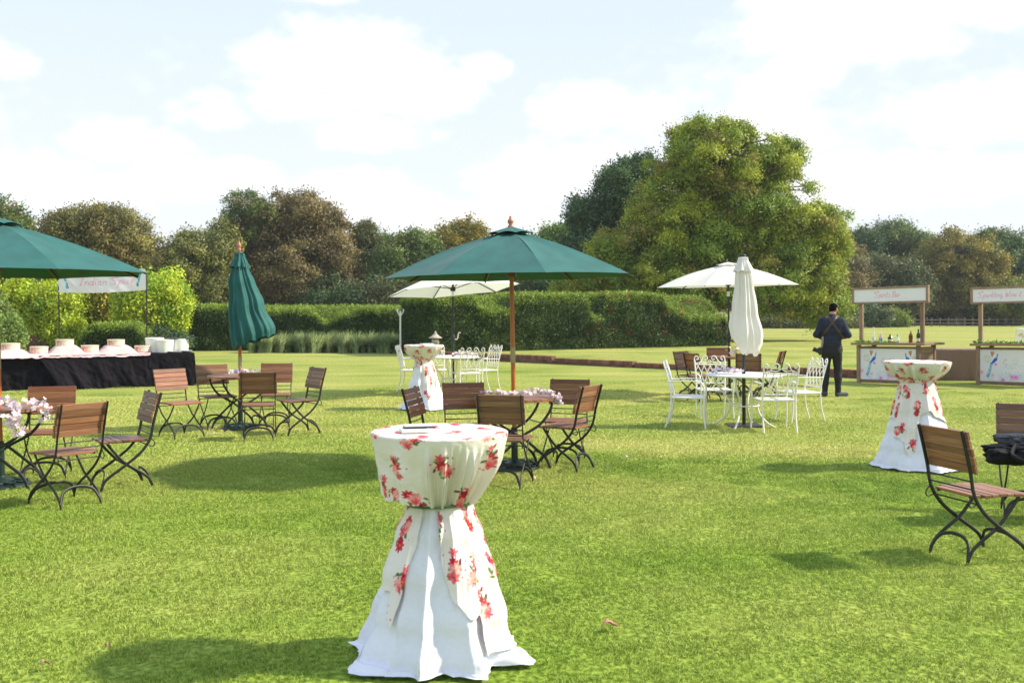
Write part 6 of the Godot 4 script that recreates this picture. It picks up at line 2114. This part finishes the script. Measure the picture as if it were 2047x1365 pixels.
# ------------------------------------------------------------------ a figure: tapered capsules blended and meshed as surface nets
class Field:
	var lo := Vector3.ZERO
	var cell := 0.012
	var nx := 0
	var ny := 0
	var nz := 0
	var f := PackedFloat32Array()

	func _init(bones: Array, cell_: float, blend: float) -> void:
		cell = cell_
		var a := Vector3(1e9, 1e9, 1e9)
		var b := -a
		for q in bones:
			for e in 2:
				var p: Vector3 = q[e]
				var r: float = q[2 + e]
				a = a.min(p - Vector3.ONE * (r + cell * 3.0))
				b = b.max(p + Vector3.ONE * (r + cell * 3.0))
		lo = a
		nx = int((b.x - a.x) / cell) + 2
		ny = int((b.y - a.y) / cell) + 2
		nz = int((b.z - a.z) / cell) + 2
		f.resize(nx * ny * nz)
		f.fill(0.25)
		for q in bones:
			add(q, blend)

	func add(q: Array, blend: float) -> void:
		var p0: Vector3 = q[0]
		var p1: Vector3 = q[1]
		var r0: float = q[2]
		var r1: float = q[3]
		var sx: float = 1.0
		var sz: float = 1.0
		if q.size() > 4:
			sx = q[4].x
			sz = q[4].y
		var m := maxf(r0, r1) * maxf(1.0, maxf(sx, sz)) + blend + cell * 2.0
		var a := p0.min(p1) - Vector3.ONE * m
		var b := p0.max(p1) + Vector3.ONE * m
		var ax := p1 - p0
		var l2 := maxf(ax.length_squared(), 1e-9)
		var least := minf(1.0, minf(sx, sz))
		for i in range(maxi(0, int((a.x - lo.x) / cell)), mini(nx, int((b.x - lo.x) / cell) + 2)):
			for j in range(maxi(0, int((a.y - lo.y) / cell)), mini(ny, int((b.y - lo.y) / cell) + 2)):
				for k in range(maxi(0, int((a.z - lo.z) / cell)), mini(nz, int((b.z - lo.z) / cell) + 2)):
					var p := lo + Vector3(i, j, k) * cell
					var t := clampf((p - p0).dot(ax) / l2, 0.0, 1.0)
					var d := p - p0 - ax * t
					d.x /= sx
					d.z /= sz
					var s := (d.length() - lerpf(r0, r1, t)) * least
					var at := (i * ny + j) * nz + k
					var o := f[at]
					var h := clampf(0.5 + 0.5 * (o - s) / blend, 0.0, 1.0)
					f[at] = lerpf(o, s, h) - blend * h * (1.0 - h)

	func value(p: Vector3) -> float:
		var q := (p - lo) / cell
		var i := clampi(int(q.x), 0, nx - 2)
		var j := clampi(int(q.y), 0, ny - 2)
		var k := clampi(int(q.z), 0, nz - 2)
		var u := q - Vector3(i, j, k)
		var s := 0.0
		for c in 8:
			var x := c & 1
			var y := (c >> 1) & 1
			var z := (c >> 2) & 1
			s += f[((i + x) * ny + j + y) * nz + k + z] * (u.x if x else 1.0 - u.x) * (u.y if y else 1.0 - u.y) * (u.z if z else 1.0 - u.z)
		return s

	func cut(plane_n: Vector3, plane_d: float) -> void:       # keep where n.p > d
		for i in nx:
			for j in ny:
				for k in nz:
					var at := (i * ny + j) * nz + k
					f[at] = maxf(f[at], plane_d - plane_n.dot(lo + Vector3(i, j, k) * cell))

	func surface(b: MB) -> void:
		var ids := {}
		for i in nx - 1:
			for j in ny - 1:
				for k in nz - 1:
					var base := (i * ny + j) * nz + k
					var inside := 0
					for c in 8:
						if f[base + (c & 1) * ny * nz + ((c >> 1) & 1) * nz + ((c >> 2) & 1)] < 0.0:
							inside += 1
					if inside == 0 or inside == 8:
						continue
					var sum := Vector3.ZERO
					var n := 0
					for c in 8:
						var fa := f[base + (c & 1) * ny * nz + ((c >> 1) & 1) * nz + ((c >> 2) & 1)]
						for e in 3:
							if c & (1 << e):
								continue
							var c2 := c | (1 << e)
							var fb := f[base + (c2 & 1) * ny * nz + ((c2 >> 1) & 1) * nz + ((c2 >> 2) & 1)]
							if (fa < 0.0) == (fb < 0.0):
								continue
							var pa := Vector3(c & 1, (c >> 1) & 1, (c >> 2) & 1)
							var pb := Vector3(c2 & 1, (c2 >> 1) & 1, (c2 >> 2) & 1)
							sum += pa.lerp(pb, fa / (fa - fb))
							n += 1
					var p := lo + (Vector3(i, j, k) + sum / n) * cell
					var h := cell * 0.7
					var g := Vector3(value(p + Vector3(h, 0, 0)) - value(p - Vector3(h, 0, 0)), value(p + Vector3(0, h, 0)) - value(p - Vector3(0, h, 0)), value(p + Vector3(0, 0, h)) - value(p - Vector3(0, 0, h)))
					ids[base] = b.vert(p, g.normalized(), Vector2(p.x + p.z, p.y))
		for i in range(1, nx - 1):
			for j in range(1, ny - 1):
				for k in range(1, nz - 1):
					var base := (i * ny + j) * nz + k
					var inside := f[base] < 0.0
					var X := ny * nz
					var Y := nz
					var Z := 1
					if (f[base + X] < 0.0) != inside:
						b.quad(ids[base], ids[base - Y], ids[base - Y - Z], ids[base - Z])
					if (f[base + Y] < 0.0) != inside:
						b.quad(ids[base], ids[base - X], ids[base - X - Z], ids[base - Z])
					if (f[base + Z] < 0.0) != inside:
						b.quad(ids[base], ids[base - X], ids[base - X - Y], ids[base - Y])

func photographer() -> void:
	var t := thing("person", "person in navy shirt seen from behind, head bowed, with crossed brown straps", "person", Vector3(6.13, 0, -19.06), -0.31)
	var V := func(x, y, z) -> Vector3: return Vector3(x, y, z)
	var sh_l := Vector3(-0.165, 1.435, 0.0)
	var sh_r := Vector3(0.175, 1.435, 0.0)
	var el_l := Vector3(-0.285, 1.18, 0.03)
	var el_r := Vector3(0.295, 1.18, 0.03)
	var wr_l := Vector3(-0.14, 1.10, -0.20)
	var wr_r := Vector3(0.17, 1.12, -0.21)
	var kn_l := Vector3(-0.105, 0.50, -0.015)
	var kn_r := Vector3(0.12, 0.50, -0.02)
	var an_l := Vector3(-0.115, 0.085, 0.03)
	var an_r := Vector3(0.125, 0.085, 0.02)
	var torso := func(g: float) -> Array: return [
		[Vector3(-0.10, 1.36, 0.0), Vector3(0.11, 1.36, 0.0), 0.115 + g, 0.115 + g, Vector2(1.0, 0.92)],
		[Vector3(-0.08, 1.25, 0.0), Vector3(0.09, 1.25, 0.0), 0.115 + g, 0.115 + g, Vector2(1.0, 0.95)],
		[Vector3(-0.055, 1.10, -0.01), Vector3(0.06, 1.10, -0.01), 0.112 + g, 0.112 + g, Vector2(1.0, 0.95)],
		[Vector3(-0.06, 0.97, -0.005), Vector3(0.065, 0.97, -0.005), 0.112 + g, 0.112 + g, Vector2(1.0, 1.0)],
		[sh_l, sh_r, 0.060 + g, 0.060 + g],
		[Vector3(0, 1.44, -0.01), Vector3(0.01, 1.53, -0.035), 0.075 + g, 0.056 + g],
	]
	var arms := func(g: float) -> Array: return [
		[sh_l, el_l, 0.056 + g, 0.042 + g], [sh_r, el_r, 0.056 + g, 0.042 + g],
		[el_l, wr_l, 0.044 + g, 0.030 + g], [el_r, wr_r, 0.044 + g, 0.030 + g],
	]
	var legs := func(g: float) -> Array: return [
		[Vector3(-0.06, 0.94, 0.01), Vector3(0.065, 0.94, 0.01), 0.115 + g, 0.115 + g],
		[Vector3(-0.075, 0.86, 0.03), Vector3(0.08, 0.86, 0.03), 0.10 + g, 0.10 + g],
		[Vector3(-0.09, 0.88, 0.0), kn_l, 0.092 + g, 0.060 + g], [Vector3(0.095, 0.88, 0.0), kn_r, 0.092 + g, 0.060 + g],
		[kn_l, Vector3(-0.11, 0.36, 0.025), 0.058 + g, 0.060 + g], [kn_r, Vector3(0.123, 0.36, 0.02), 0.058 + g, 0.060 + g],
		[Vector3(-0.11, 0.36, 0.025), an_l, 0.058 + g, 0.043 + g], [Vector3(0.123, 0.36, 0.02), an_r, 0.058 + g, 0.043 + g],
	]
	var feet := func(g: float) -> Array: return [
		[an_l, Vector3(-0.118, 0.045, 0.05), 0.04 + g, 0.036 + g], [Vector3(-0.118, 0.04, 0.055), Vector3(-0.135, 0.034, -0.15), 0.036 + g, 0.030 + g, Vector2(1.2, 1.0)],
		[an_r, Vector3(0.12, 0.045, 0.03), 0.04 + g, 0.036 + g], [Vector3(0.115, 0.04, 0.035), Vector3(0.275, 0.034, -0.075), 0.036 + g, 0.031 + g, Vector2(1.0, 1.2)],
	]
	# body: one continuous skin; head, hands in finer grids of their own
	var skin := MB.new()
	var all := []
	all.append_array(torso.call(0.0))
	all.append_array(arms.call(0.0))
	all.append_array(legs.call(0.0))
	all.append_array(feet.call(0.0))
	Field.new(all, 0.016, 0.035).surface(skin)
	var hc := Vector3(0.025, 1.665, -0.075)
	var fw := Vector3(0.42, -0.55, -0.72).normalized()          # where the bowed head looks
	var side := fw.cross(Vector3.UP).normalized()
	var up := side.cross(fw).normalized()
	var h := func(s: float, u: float, f: float) -> Vector3: return hc + side * s + up * u + fw * f
	var head := [
		[h.call(0, 0.03, -0.02), h.call(0, 0.03, 0.015), 0.078, 0.076], [h.call(0, -0.02, 0.02), h.call(0, -0.06, 0.055), 0.062, 0.046],
		[h.call(0, -0.095, 0.065), h.call(0, -0.095, 0.075), 0.026, 0.024], [h.call(0, -0.01, 0.085), h.call(0, -0.035, 0.108), 0.010, 0.014],
		[h.call(0, -0.068, 0.088), h.call(0, -0.074, 0.09), 0.016, 0.014],
		[h.call(-0.03, 0.02, 0.078), h.call(-0.03, 0.018, 0.08), 0.014, 0.013], [h.call(0.03, 0.02, 0.078), h.call(0.03, 0.018, 0.08), 0.014, 0.013],
		[h.call(-0.076, 0.015, -0.01), h.call(-0.074, -0.03, 0.0), 0.017, 0.012, Vector2(0.55, 1.0)], [h.call(0.076, 0.015, -0.01), h.call(0.074, -0.03, 0.0), 0.017, 0.012, Vector2(0.55, 1.0)],
		[Vector3(0.005, 1.50, -0.025), h.call(0, -0.03, -0.02), 0.056, 0.054],
	]
	Field.new(head, 0.006, 0.016).surface(skin)
	for s in 2:
		var wr: Vector3 = [wr_l, wr_r][s]
		var inn := Vector3([0.75, -0.75][s], 0.18, -0.6).normalized()
		var across := inn.cross(Vector3.UP).normalized()
		var palm := wr + inn * 0.07
		var hand := [[wr, palm, 0.026, 0.034, Vector2(1.0, 1.0)]]
		for k in 4:
			var o := Vector3.UP * (0.027 - k * 0.018)
			var l: float = [0.040, 0.045, 0.042, 0.033][k]
			var k0 := palm + o * 0.9 + inn * 0.018
			var curl = (inn * 0.75 - across * [1.0, -1.0][s] * 0.6).normalized()
			var k1 = k0 + curl * l
			var k2 = k1 + (curl * 0.5 - across * [1.0, -1.0][s] * 0.85).normalized() * l * 0.7
			hand.append([palm + o * 0.5, k0, 0.012, 0.0095])
			hand.append([k0, k1, 0.0095, 0.0085])
			hand.append([k1, k2, 0.0085, 0.0075])
		hand.append([wr + inn * 0.03 + Vector3(0, 0.012, 0), palm + Vector3(0, 0.048, 0) - across * [0.02, -0.02][s], 0.014, 0.010])
		hand.append([palm + Vector3(0, 0.048, 0) - across * [0.02, -0.02][s], palm + Vector3(0, 0.052, 0) + inn * 0.03 - across * [0.03, -0.03][s], 0.010, 0.008])
		Field.new(hand, 0.004, 0.006).surface(skin)
	var body := part("body", skin, M.skin, t)
	for s in [-1, 1]:          # eyes
		var eye := MB.new()
		eye.lathe([Vector2(0.0005, -0.011), Vector2(0.008, -0.008), Vector2(0.011, 0), Vector2(0.008, 0.008), Vector2(0.0005, 0.011)], 10, h.call(0.03 * s, 0.02, 0.083))
		part("eye", eye, M.eye, body)
	var b := MB.new()
	var shirt := []
	shirt.append_array(torso.call(0.014))
	shirt.append_array(arms.call(0.014))
	var sf := Field.new(shirt, 0.012, 0.035)
	sf.cut(Vector3(0.05, -1, 0.25).normalized(), -1.545)
	var creases := noise(7, 5.0, 3)
	for i in sf.nx:
		for j in sf.ny:
			for k in sf.nz:
				var p := sf.lo + Vector3(i, j, k) * sf.cell
				sf.f[(i * sf.ny + j) * sf.nz + k] += creases.get_noise_3d(p.x * 1.2, p.y * 0.5, p.z * 1.2) * 0.011
	sf.surface(b)
	var shirt_o := part("shirt", b, M.navy, t)
	b = MB.new()
	Field.new([[Vector3(0.0, 1.515, -0.03), Vector3(0.008, 1.545, -0.04), 0.073, 0.068]], 0.008, 0.01).surface(b)
	part("collar", b, M.navy, shirt_o)
	b = MB.new()
	var tf := Field.new(legs.call(0.011), 0.012, 0.03)
	for i in tf.nx:
		for j in tf.ny:
			for k in tf.nz:
				var p := tf.lo + Vector3(i, j, k) * tf.cell
				tf.f[(i * tf.ny + j) * tf.nz + k] += creases.get_noise_3d(p.x, p.y * 1.3, p.z) * 0.012
	tf.surface(b)
	part("trousers", b, M.black_jeans, t)
	b = MB.new()
	var ff := Field.new(feet.call(0.012), 0.008, 0.012)
	ff.cut(Vector3.UP, 0.012)
	ff.cut(Vector3.DOWN, -0.10)
	ff.surface(b)
	var shoes := part("shoes", b, M.shoe, t)
	b = MB.new()
	for s in 2:
		var p0: Vector3 = [Vector3(-0.118, 0.012, 0.06), Vector3(0.11, 0.012, 0.04)][s]
		var p1: Vector3 = [Vector3(-0.136, 0.012, -0.155), Vector3(0.285, 0.012, -0.08)][s]
		b.tube([p0, p0.lerp(p1, 0.5), p1], [0.046, 0.044, 0.040], 10, 0.28, Vector3.UP)
	part("soles", b, M.sole, shoes)
	b = MB.new()
	var hair := Field.new([[h.call(0, 0.032, -0.022), h.call(0, 0.036, 0.014), 0.0825, 0.079], [h.call(0, 0.085, 0.03), h.call(0, 0.075, 0.05), 0.040, 0.030], [h.call(0, -0.01, -0.032), h.call(0, -0.03, -0.03), 0.066, 0.060]], 0.006, 0.02)
	hair.cut((up * 0.55 - fw * 0.83).normalized(), (up * 0.55 - fw * 0.83).normalized().dot(hc) - 0.012)
	for i in hair.f.size():
		hair.f[i] += creases.get_noise_1d(i * 0.11) * 0.002
	hair.surface(b)
	part("hair", b, M.hair, t)
	# crossed leather straps lying on the back
	for s in 2:
		var pts := []
		var from: Vector2 = [Vector2(-0.085, 1.545), Vector2(0.10, 1.545)][s]
		var to: Vector2 = [Vector2(0.20, 1.135), Vector2(-0.19, 1.135)][s]
		for k in 15:
			var q := from.lerp(to, k / 14.0)
			var z := 0.24
			while z > -0.1 and sf.value(Vector3(q.x, q.y, z)) > 0.004 + 0.004 * s:
				z -= 0.004
			pts.append(Vector3(q.x, q.y, z))
		var st := MB.new()
		st.tube(pts, 0.021, 8, 0.22, Vector3(0, 0, 1).cross(Vector3(to.x - from.x, to.y - from.y, 0)).normalized().cross(Vector3(to.x - from.x, to.y - from.y, 0)).normalized())
		part("strap", st, M.leather, t)
	b = MB.new()
	b.tube([Vector3(0.185, 1.15, 0.115), Vector3(0.225, 1.115, 0.085)], 0.026, 8, 0.6, Vector3(0, 0, 1))
	part("buckle", b, M.leather, t)
	# the camera hanging at the left hip from its strap
	var c := thing("hanging_camera", "black camera with a lens hanging at the person's left hip", "camera", t.transform * Vector3(-0.215, 0.865, 0.05), -0.31)
	b = MB.new()
	b.box(Vector3(0.0, 0, 0), Vector3(0.10, 0.14, 0.07), 0.016, Basis(Vector3(0, 0, 1), 0.6))
	b.box(Vector3(0.03, 0.055, 0), Vector3(0.05, 0.05, 0.06), 0.014, Basis(Vector3(0, 0, 1), 0.6))
	part("body", b, M.black_plastic, c)
	b = MB.new()
	b.lathe([Vector2(0.001, 0), Vector2(0.036, 0.0), Vector2(0.038, 0.05), Vector2(0.042, 0.06), Vector2(0.042, 0.10), Vector2(0.034, 0.105), Vector2(0.03, 0.098), Vector2(0.001, 0.096)], 18, Vector3(-0.03, 0.0, 0), Basis(Vector3(0, 0, 1), 1.15))
	part("lens", b, M.black_plastic, c)
	b = MB.new()
	b.tube(smooth([Vector3(0.03, 0.07, 0.02), Vector3(0.045, 0.16, 0.03), Vector3(0.05, 0.28, 0.03)], 4), 0.022, 8, 0.4, Vector3(0, 0, 1))
	part("strap", b, M.strap_grey, c)

func small_things() -> void:
	# blossoms on the tables
	var g := "blossom garlands on the tables"
	var L := Vector3(-4.80, 0.75, -9.28)
	garland("pink-white blossoms spilling over the front of the left wooden table", [L + Vector3(-0.05, 0.05, 0.25), L + Vector3(0.10, 0.06, 0.30), L + Vector3(0.25, 0.05, 0.30), L + Vector3(0.33, 0.0, 0.36), L + Vector3(0.36, -0.12, 0.42), L + Vector3(0.40, -0.22, 0.44)], 190, 30, Vector3.ZERO, 61, 0.026, 0.038, g)
	garland("small sprig of pink-white blossoms hanging lowest at the left wooden table, by the chair", [L + Vector3(0.38, 0.04, 0.18), L + Vector3(0.50, 0.02, 0.16), L + Vector3(0.56, -0.1, 0.2)], 34, 8, Vector3.ZERO, 62, 0.026, 0.036, g)
	var C := Vector3(0.03, 0.75, -10.38)
	garland("pale pink blossoms along the central wooden table round the orange pole", [C + Vector3(-0.34, 0.03, -0.05), C + Vector3(-0.20, 0.04, 0.10), C + Vector3(-0.05, 0.03, 0.16), C + Vector3(0.12, 0.04, 0.10), C + Vector3(0.26, 0.04, 0.0), C + Vector3(0.36, 0.03, 0.06), C + Vector3(0.43, 0.0, 0.12), C + Vector3(0.45, -0.08, 0.14)], 150, 30, Vector3.ZERO, 63, 0.023, 0.024, g)
	var Mm := Vector3(-3.80, 0.75, -13.84)
	garland("small heap of white blossoms at the folded green parasol's pole", [Mm + Vector3(-0.10, 0.03, 0.1), Mm + Vector3(0.05, 0.05, 0.12), Mm + Vector3(0.22, 0.03, 0.05)], 56, 12, Vector3.ZERO, 64, 0.026, 0.028, g)
	var W := Vector3(3.30, 0.75, -14.13)
	garland("white blossoms lying on the near white iron table", [W + Vector3(-0.48, 0.02, 0.05), W + Vector3(-0.34, 0.04, 0.12), W + Vector3(-0.18, 0.03, 0.05), W + Vector3(-0.06, 0.03, 0.10)], 80, 14, Vector3.ZERO, 65, 0.026, 0.028, g)
	var F := Vector3(-1.18, 0.75, -19.55)
	garland("white blossoms lying on the far white iron table", [F + Vector3(0.05, 0.03, 0.1), F + Vector3(0.25, 0.05, 0.15), F + Vector3(0.45, 0.03, 0.1)], 70, 24, Vector3.ZERO, 66, 0.032, 0.03, g)
	var B := Vector3(4.31, 0.75, -19.5)
	garland("blossoms and leaves on the wooden table under the open cream parasol", [B + Vector3(0.0, 0.05, 0.1), B + Vector3(0.12, 0.14, 0.05), B + Vector3(0.28, 0.04, 0.1)], 40, 26, Vector3.ZERO, 67, 0.03, 0.045, g)
	# notebook and phone on the nearest cocktail table
	var t := thing("notebook", "thin white box or booklet lying on the floral cocktail table nearest the camera", "booklet", Vector3(-0.46, 1.0815, -4.63), 0.25)
	var b := MB.new()
	b.box(Vector3(0, 0.009, 0), Vector3(0.125, 0.018, 0.085), 0.004)
	part("pages", b, M.paper, t)
	t = thing("phone", "slim phone with dark edge lying on the white booklet on the nearest cocktail table", "phone", Vector3(-0.435, 1.1005, -4.645), 0.2)
	b = MB.new()
	b.box(Vector3(0, 0.004, 0), Vector3(0.15, 0.008, 0.074), 0.0035)
	part("case", b, M.black_plastic, t)
	b = MB.new()
	b.box(Vector3(0, 0.0088, 0), Vector3(0.143, 0.0014, 0.068), 0.0006)
	part("screen", b, M.screen, t)
	t = thing("folded_paper", "pale folded sheet lying on the far cocktail table's top", "paper", Vector3(-1.42, 1.073, -16.55), 0.5)
	b = MB.new()
	b.box(Vector3(0, 0.012, 0), Vector3(0.20, 0.024, 0.14), 0.005)
	part("sheet", b, M.plate, t)
	# the black bag on the right hand chair
	t = thing("black_bag", "soft black bag lying on the seat of the wooden chair at the right edge", "bag", Vector3(4.19, 0.462, -7.80), 0.0)
	var wob := noise(91, 2.2, 4)
	var lump := func(cx: float, cy: float, cz: float, rx: float, ry: float, rz: float, rough: float) -> MB:
		var m := MB.new()
		m.grid(64, 32, func(u, v):
			var a: float = u * TAU
			var e: float = (v - 0.5) * PI
			var ce := signf(cos(e)) * pow(absf(cos(e)), 0.55)
			var se := signf(sin(e)) * pow(absf(sin(e)), 0.7)
			var ca := signf(cos(a)) * pow(absf(cos(a)), 0.7)
			var sa := signf(sin(a)) * pow(absf(sin(a)), 0.7)
			var p := Vector3(ca * ce * rx, se * ry, sa * ce * rz)
			var k := 1.0 + wob.get_noise_3d(p.x * 2.5 + cx * 5.0, p.y * 6.0, p.z * 3.0 + cz) * rough + wob.get_noise_3d(p.x * 9.0, p.y * 14.0 + cy * 9.0, p.z * 9.0) * rough * 0.3
			return Vector3(cx, cy, cz) + p * k, func(u, v): return Vector2(u, v), true, true)
		return m
	part("body", lump.call(0.04, 0.065, 0.02, 0.50, 0.085, 0.20, 0.28), M.bag, t)
	part("flap", lump.call(0.06, 0.165, -0.02, 0.38, 0.055, 0.18, 0.25), M.bag_flap, t)
	part("side_pocket", lump.call(-0.36, 0.05, 0.10, 0.14, 0.065, 0.09, 0.3), M.bag, t)
	rod("strap", smooth([Vector3(-0.30, 0.15, 0.15), Vector3(-0.36, 0.08, 0.22), Vector3(-0.25, 0.03, 0.24), Vector3(-0.05, 0.06, 0.23)], 5), 0.018, M.bag, t, 8, 0.3, Vector3(0, 0, 1))
	# a few fallen leaves and bits on the grass
	var leaf := func(label: String, at: Vector3, turn: float, size: float) -> void:
		var o := thing("fallen_leaf", label, "leaf", at, turn, "dry leaves fallen on the lawn")
		var m := MB.new()
		m.grid(14, 8, func(u, v):
			var x: float = (u - 0.5) * size
			var w: float = size * 0.30 * pow(sin(PI * clampf(u * 0.94 + 0.03, 0, 1)), 0.7) * (1.0 + 0.15 * sin(u * 23.0))
			var z: float = (v - 0.5) * 2.0 * w
			return Vector3(x, 0.034 + 0.5 * absf(z) + 0.012 * sin(u * 6.0) + 0.010 * u, z), func(u, v): return Vector2(u, v))
		part("blade", m, M.dry_leaf, o)
		rod("stalk", [Vector3(-size * 0.48, 0.032, 0), Vector3(-size * 0.72, 0.028, 0.01)], 0.0016, M.dry_leaf, o, 5)
	leaf.call("dry pinkish-brown leaf on the grass right of the nearest cocktail table", Vector3(0.51, 0, -5.06), 0.15, 0.095)
	leaf.call("small dry brown leaf on the grass at the lower left", Vector3(-2.13, 0, -4.50), 0.8, 0.055)
	leaf.call("tiny dry leaf on the grass above the lower left one", Vector3(-1.95, 0, -4.75), 2.0, 0.035)
	t = thing("small_ball", "small pale yellow ball on the grass right of the nearest wooden chair's foot", "ball", Vector3(0.21, 0, -9.55))
	b = MB.new()
	b.lathe([Vector2(0.0005, 0.012), Vector2(0.014, 0.016), Vector2(0.021, 0.033), Vector2(0.014, 0.05), Vector2(0.0005, 0.054)], 14)
	part("ball", b, M.ball, t)
	var spots := [[-3.0, -13.2, "near the rightmost chair of the folded green parasol"], [-3.95, -13.0, "between the chairs left of the folded green parasol"], [1.0, -10.1, "right of the sunlit central chair"], [-0.35, -11.7, "behind the central table"], [1.27, -10.9, "right of the dark central chair"]]
	for s in spots:
		t = thing("fallen_petals", "few white petals fallen on the grass, " + s[2], "petals", Vector3(s[0], 0, s[1]), 0.0, "petals fallen on the lawn")
		b = MB.new()
		var r := RandomNumberGenerator.new()
		r.seed = hash(s[2])
		for k in 4:
			var c := Vector3(r.randf_range(-0.05, 0.05), 0.038 + r.randf() * 0.01, r.randf_range(-0.03, 0.03))
			var a := r.randf() * TAU
			var d := Vector3(cos(a), 0.3, sin(a)) * 0.022
			var q := Vector3(-sin(a), 0.1, cos(a)) * 0.014
			b.col = Color.WHITE
			b.face([c - d, c + q, c + d, c - q])
		part("petal", b, M.petal, t)
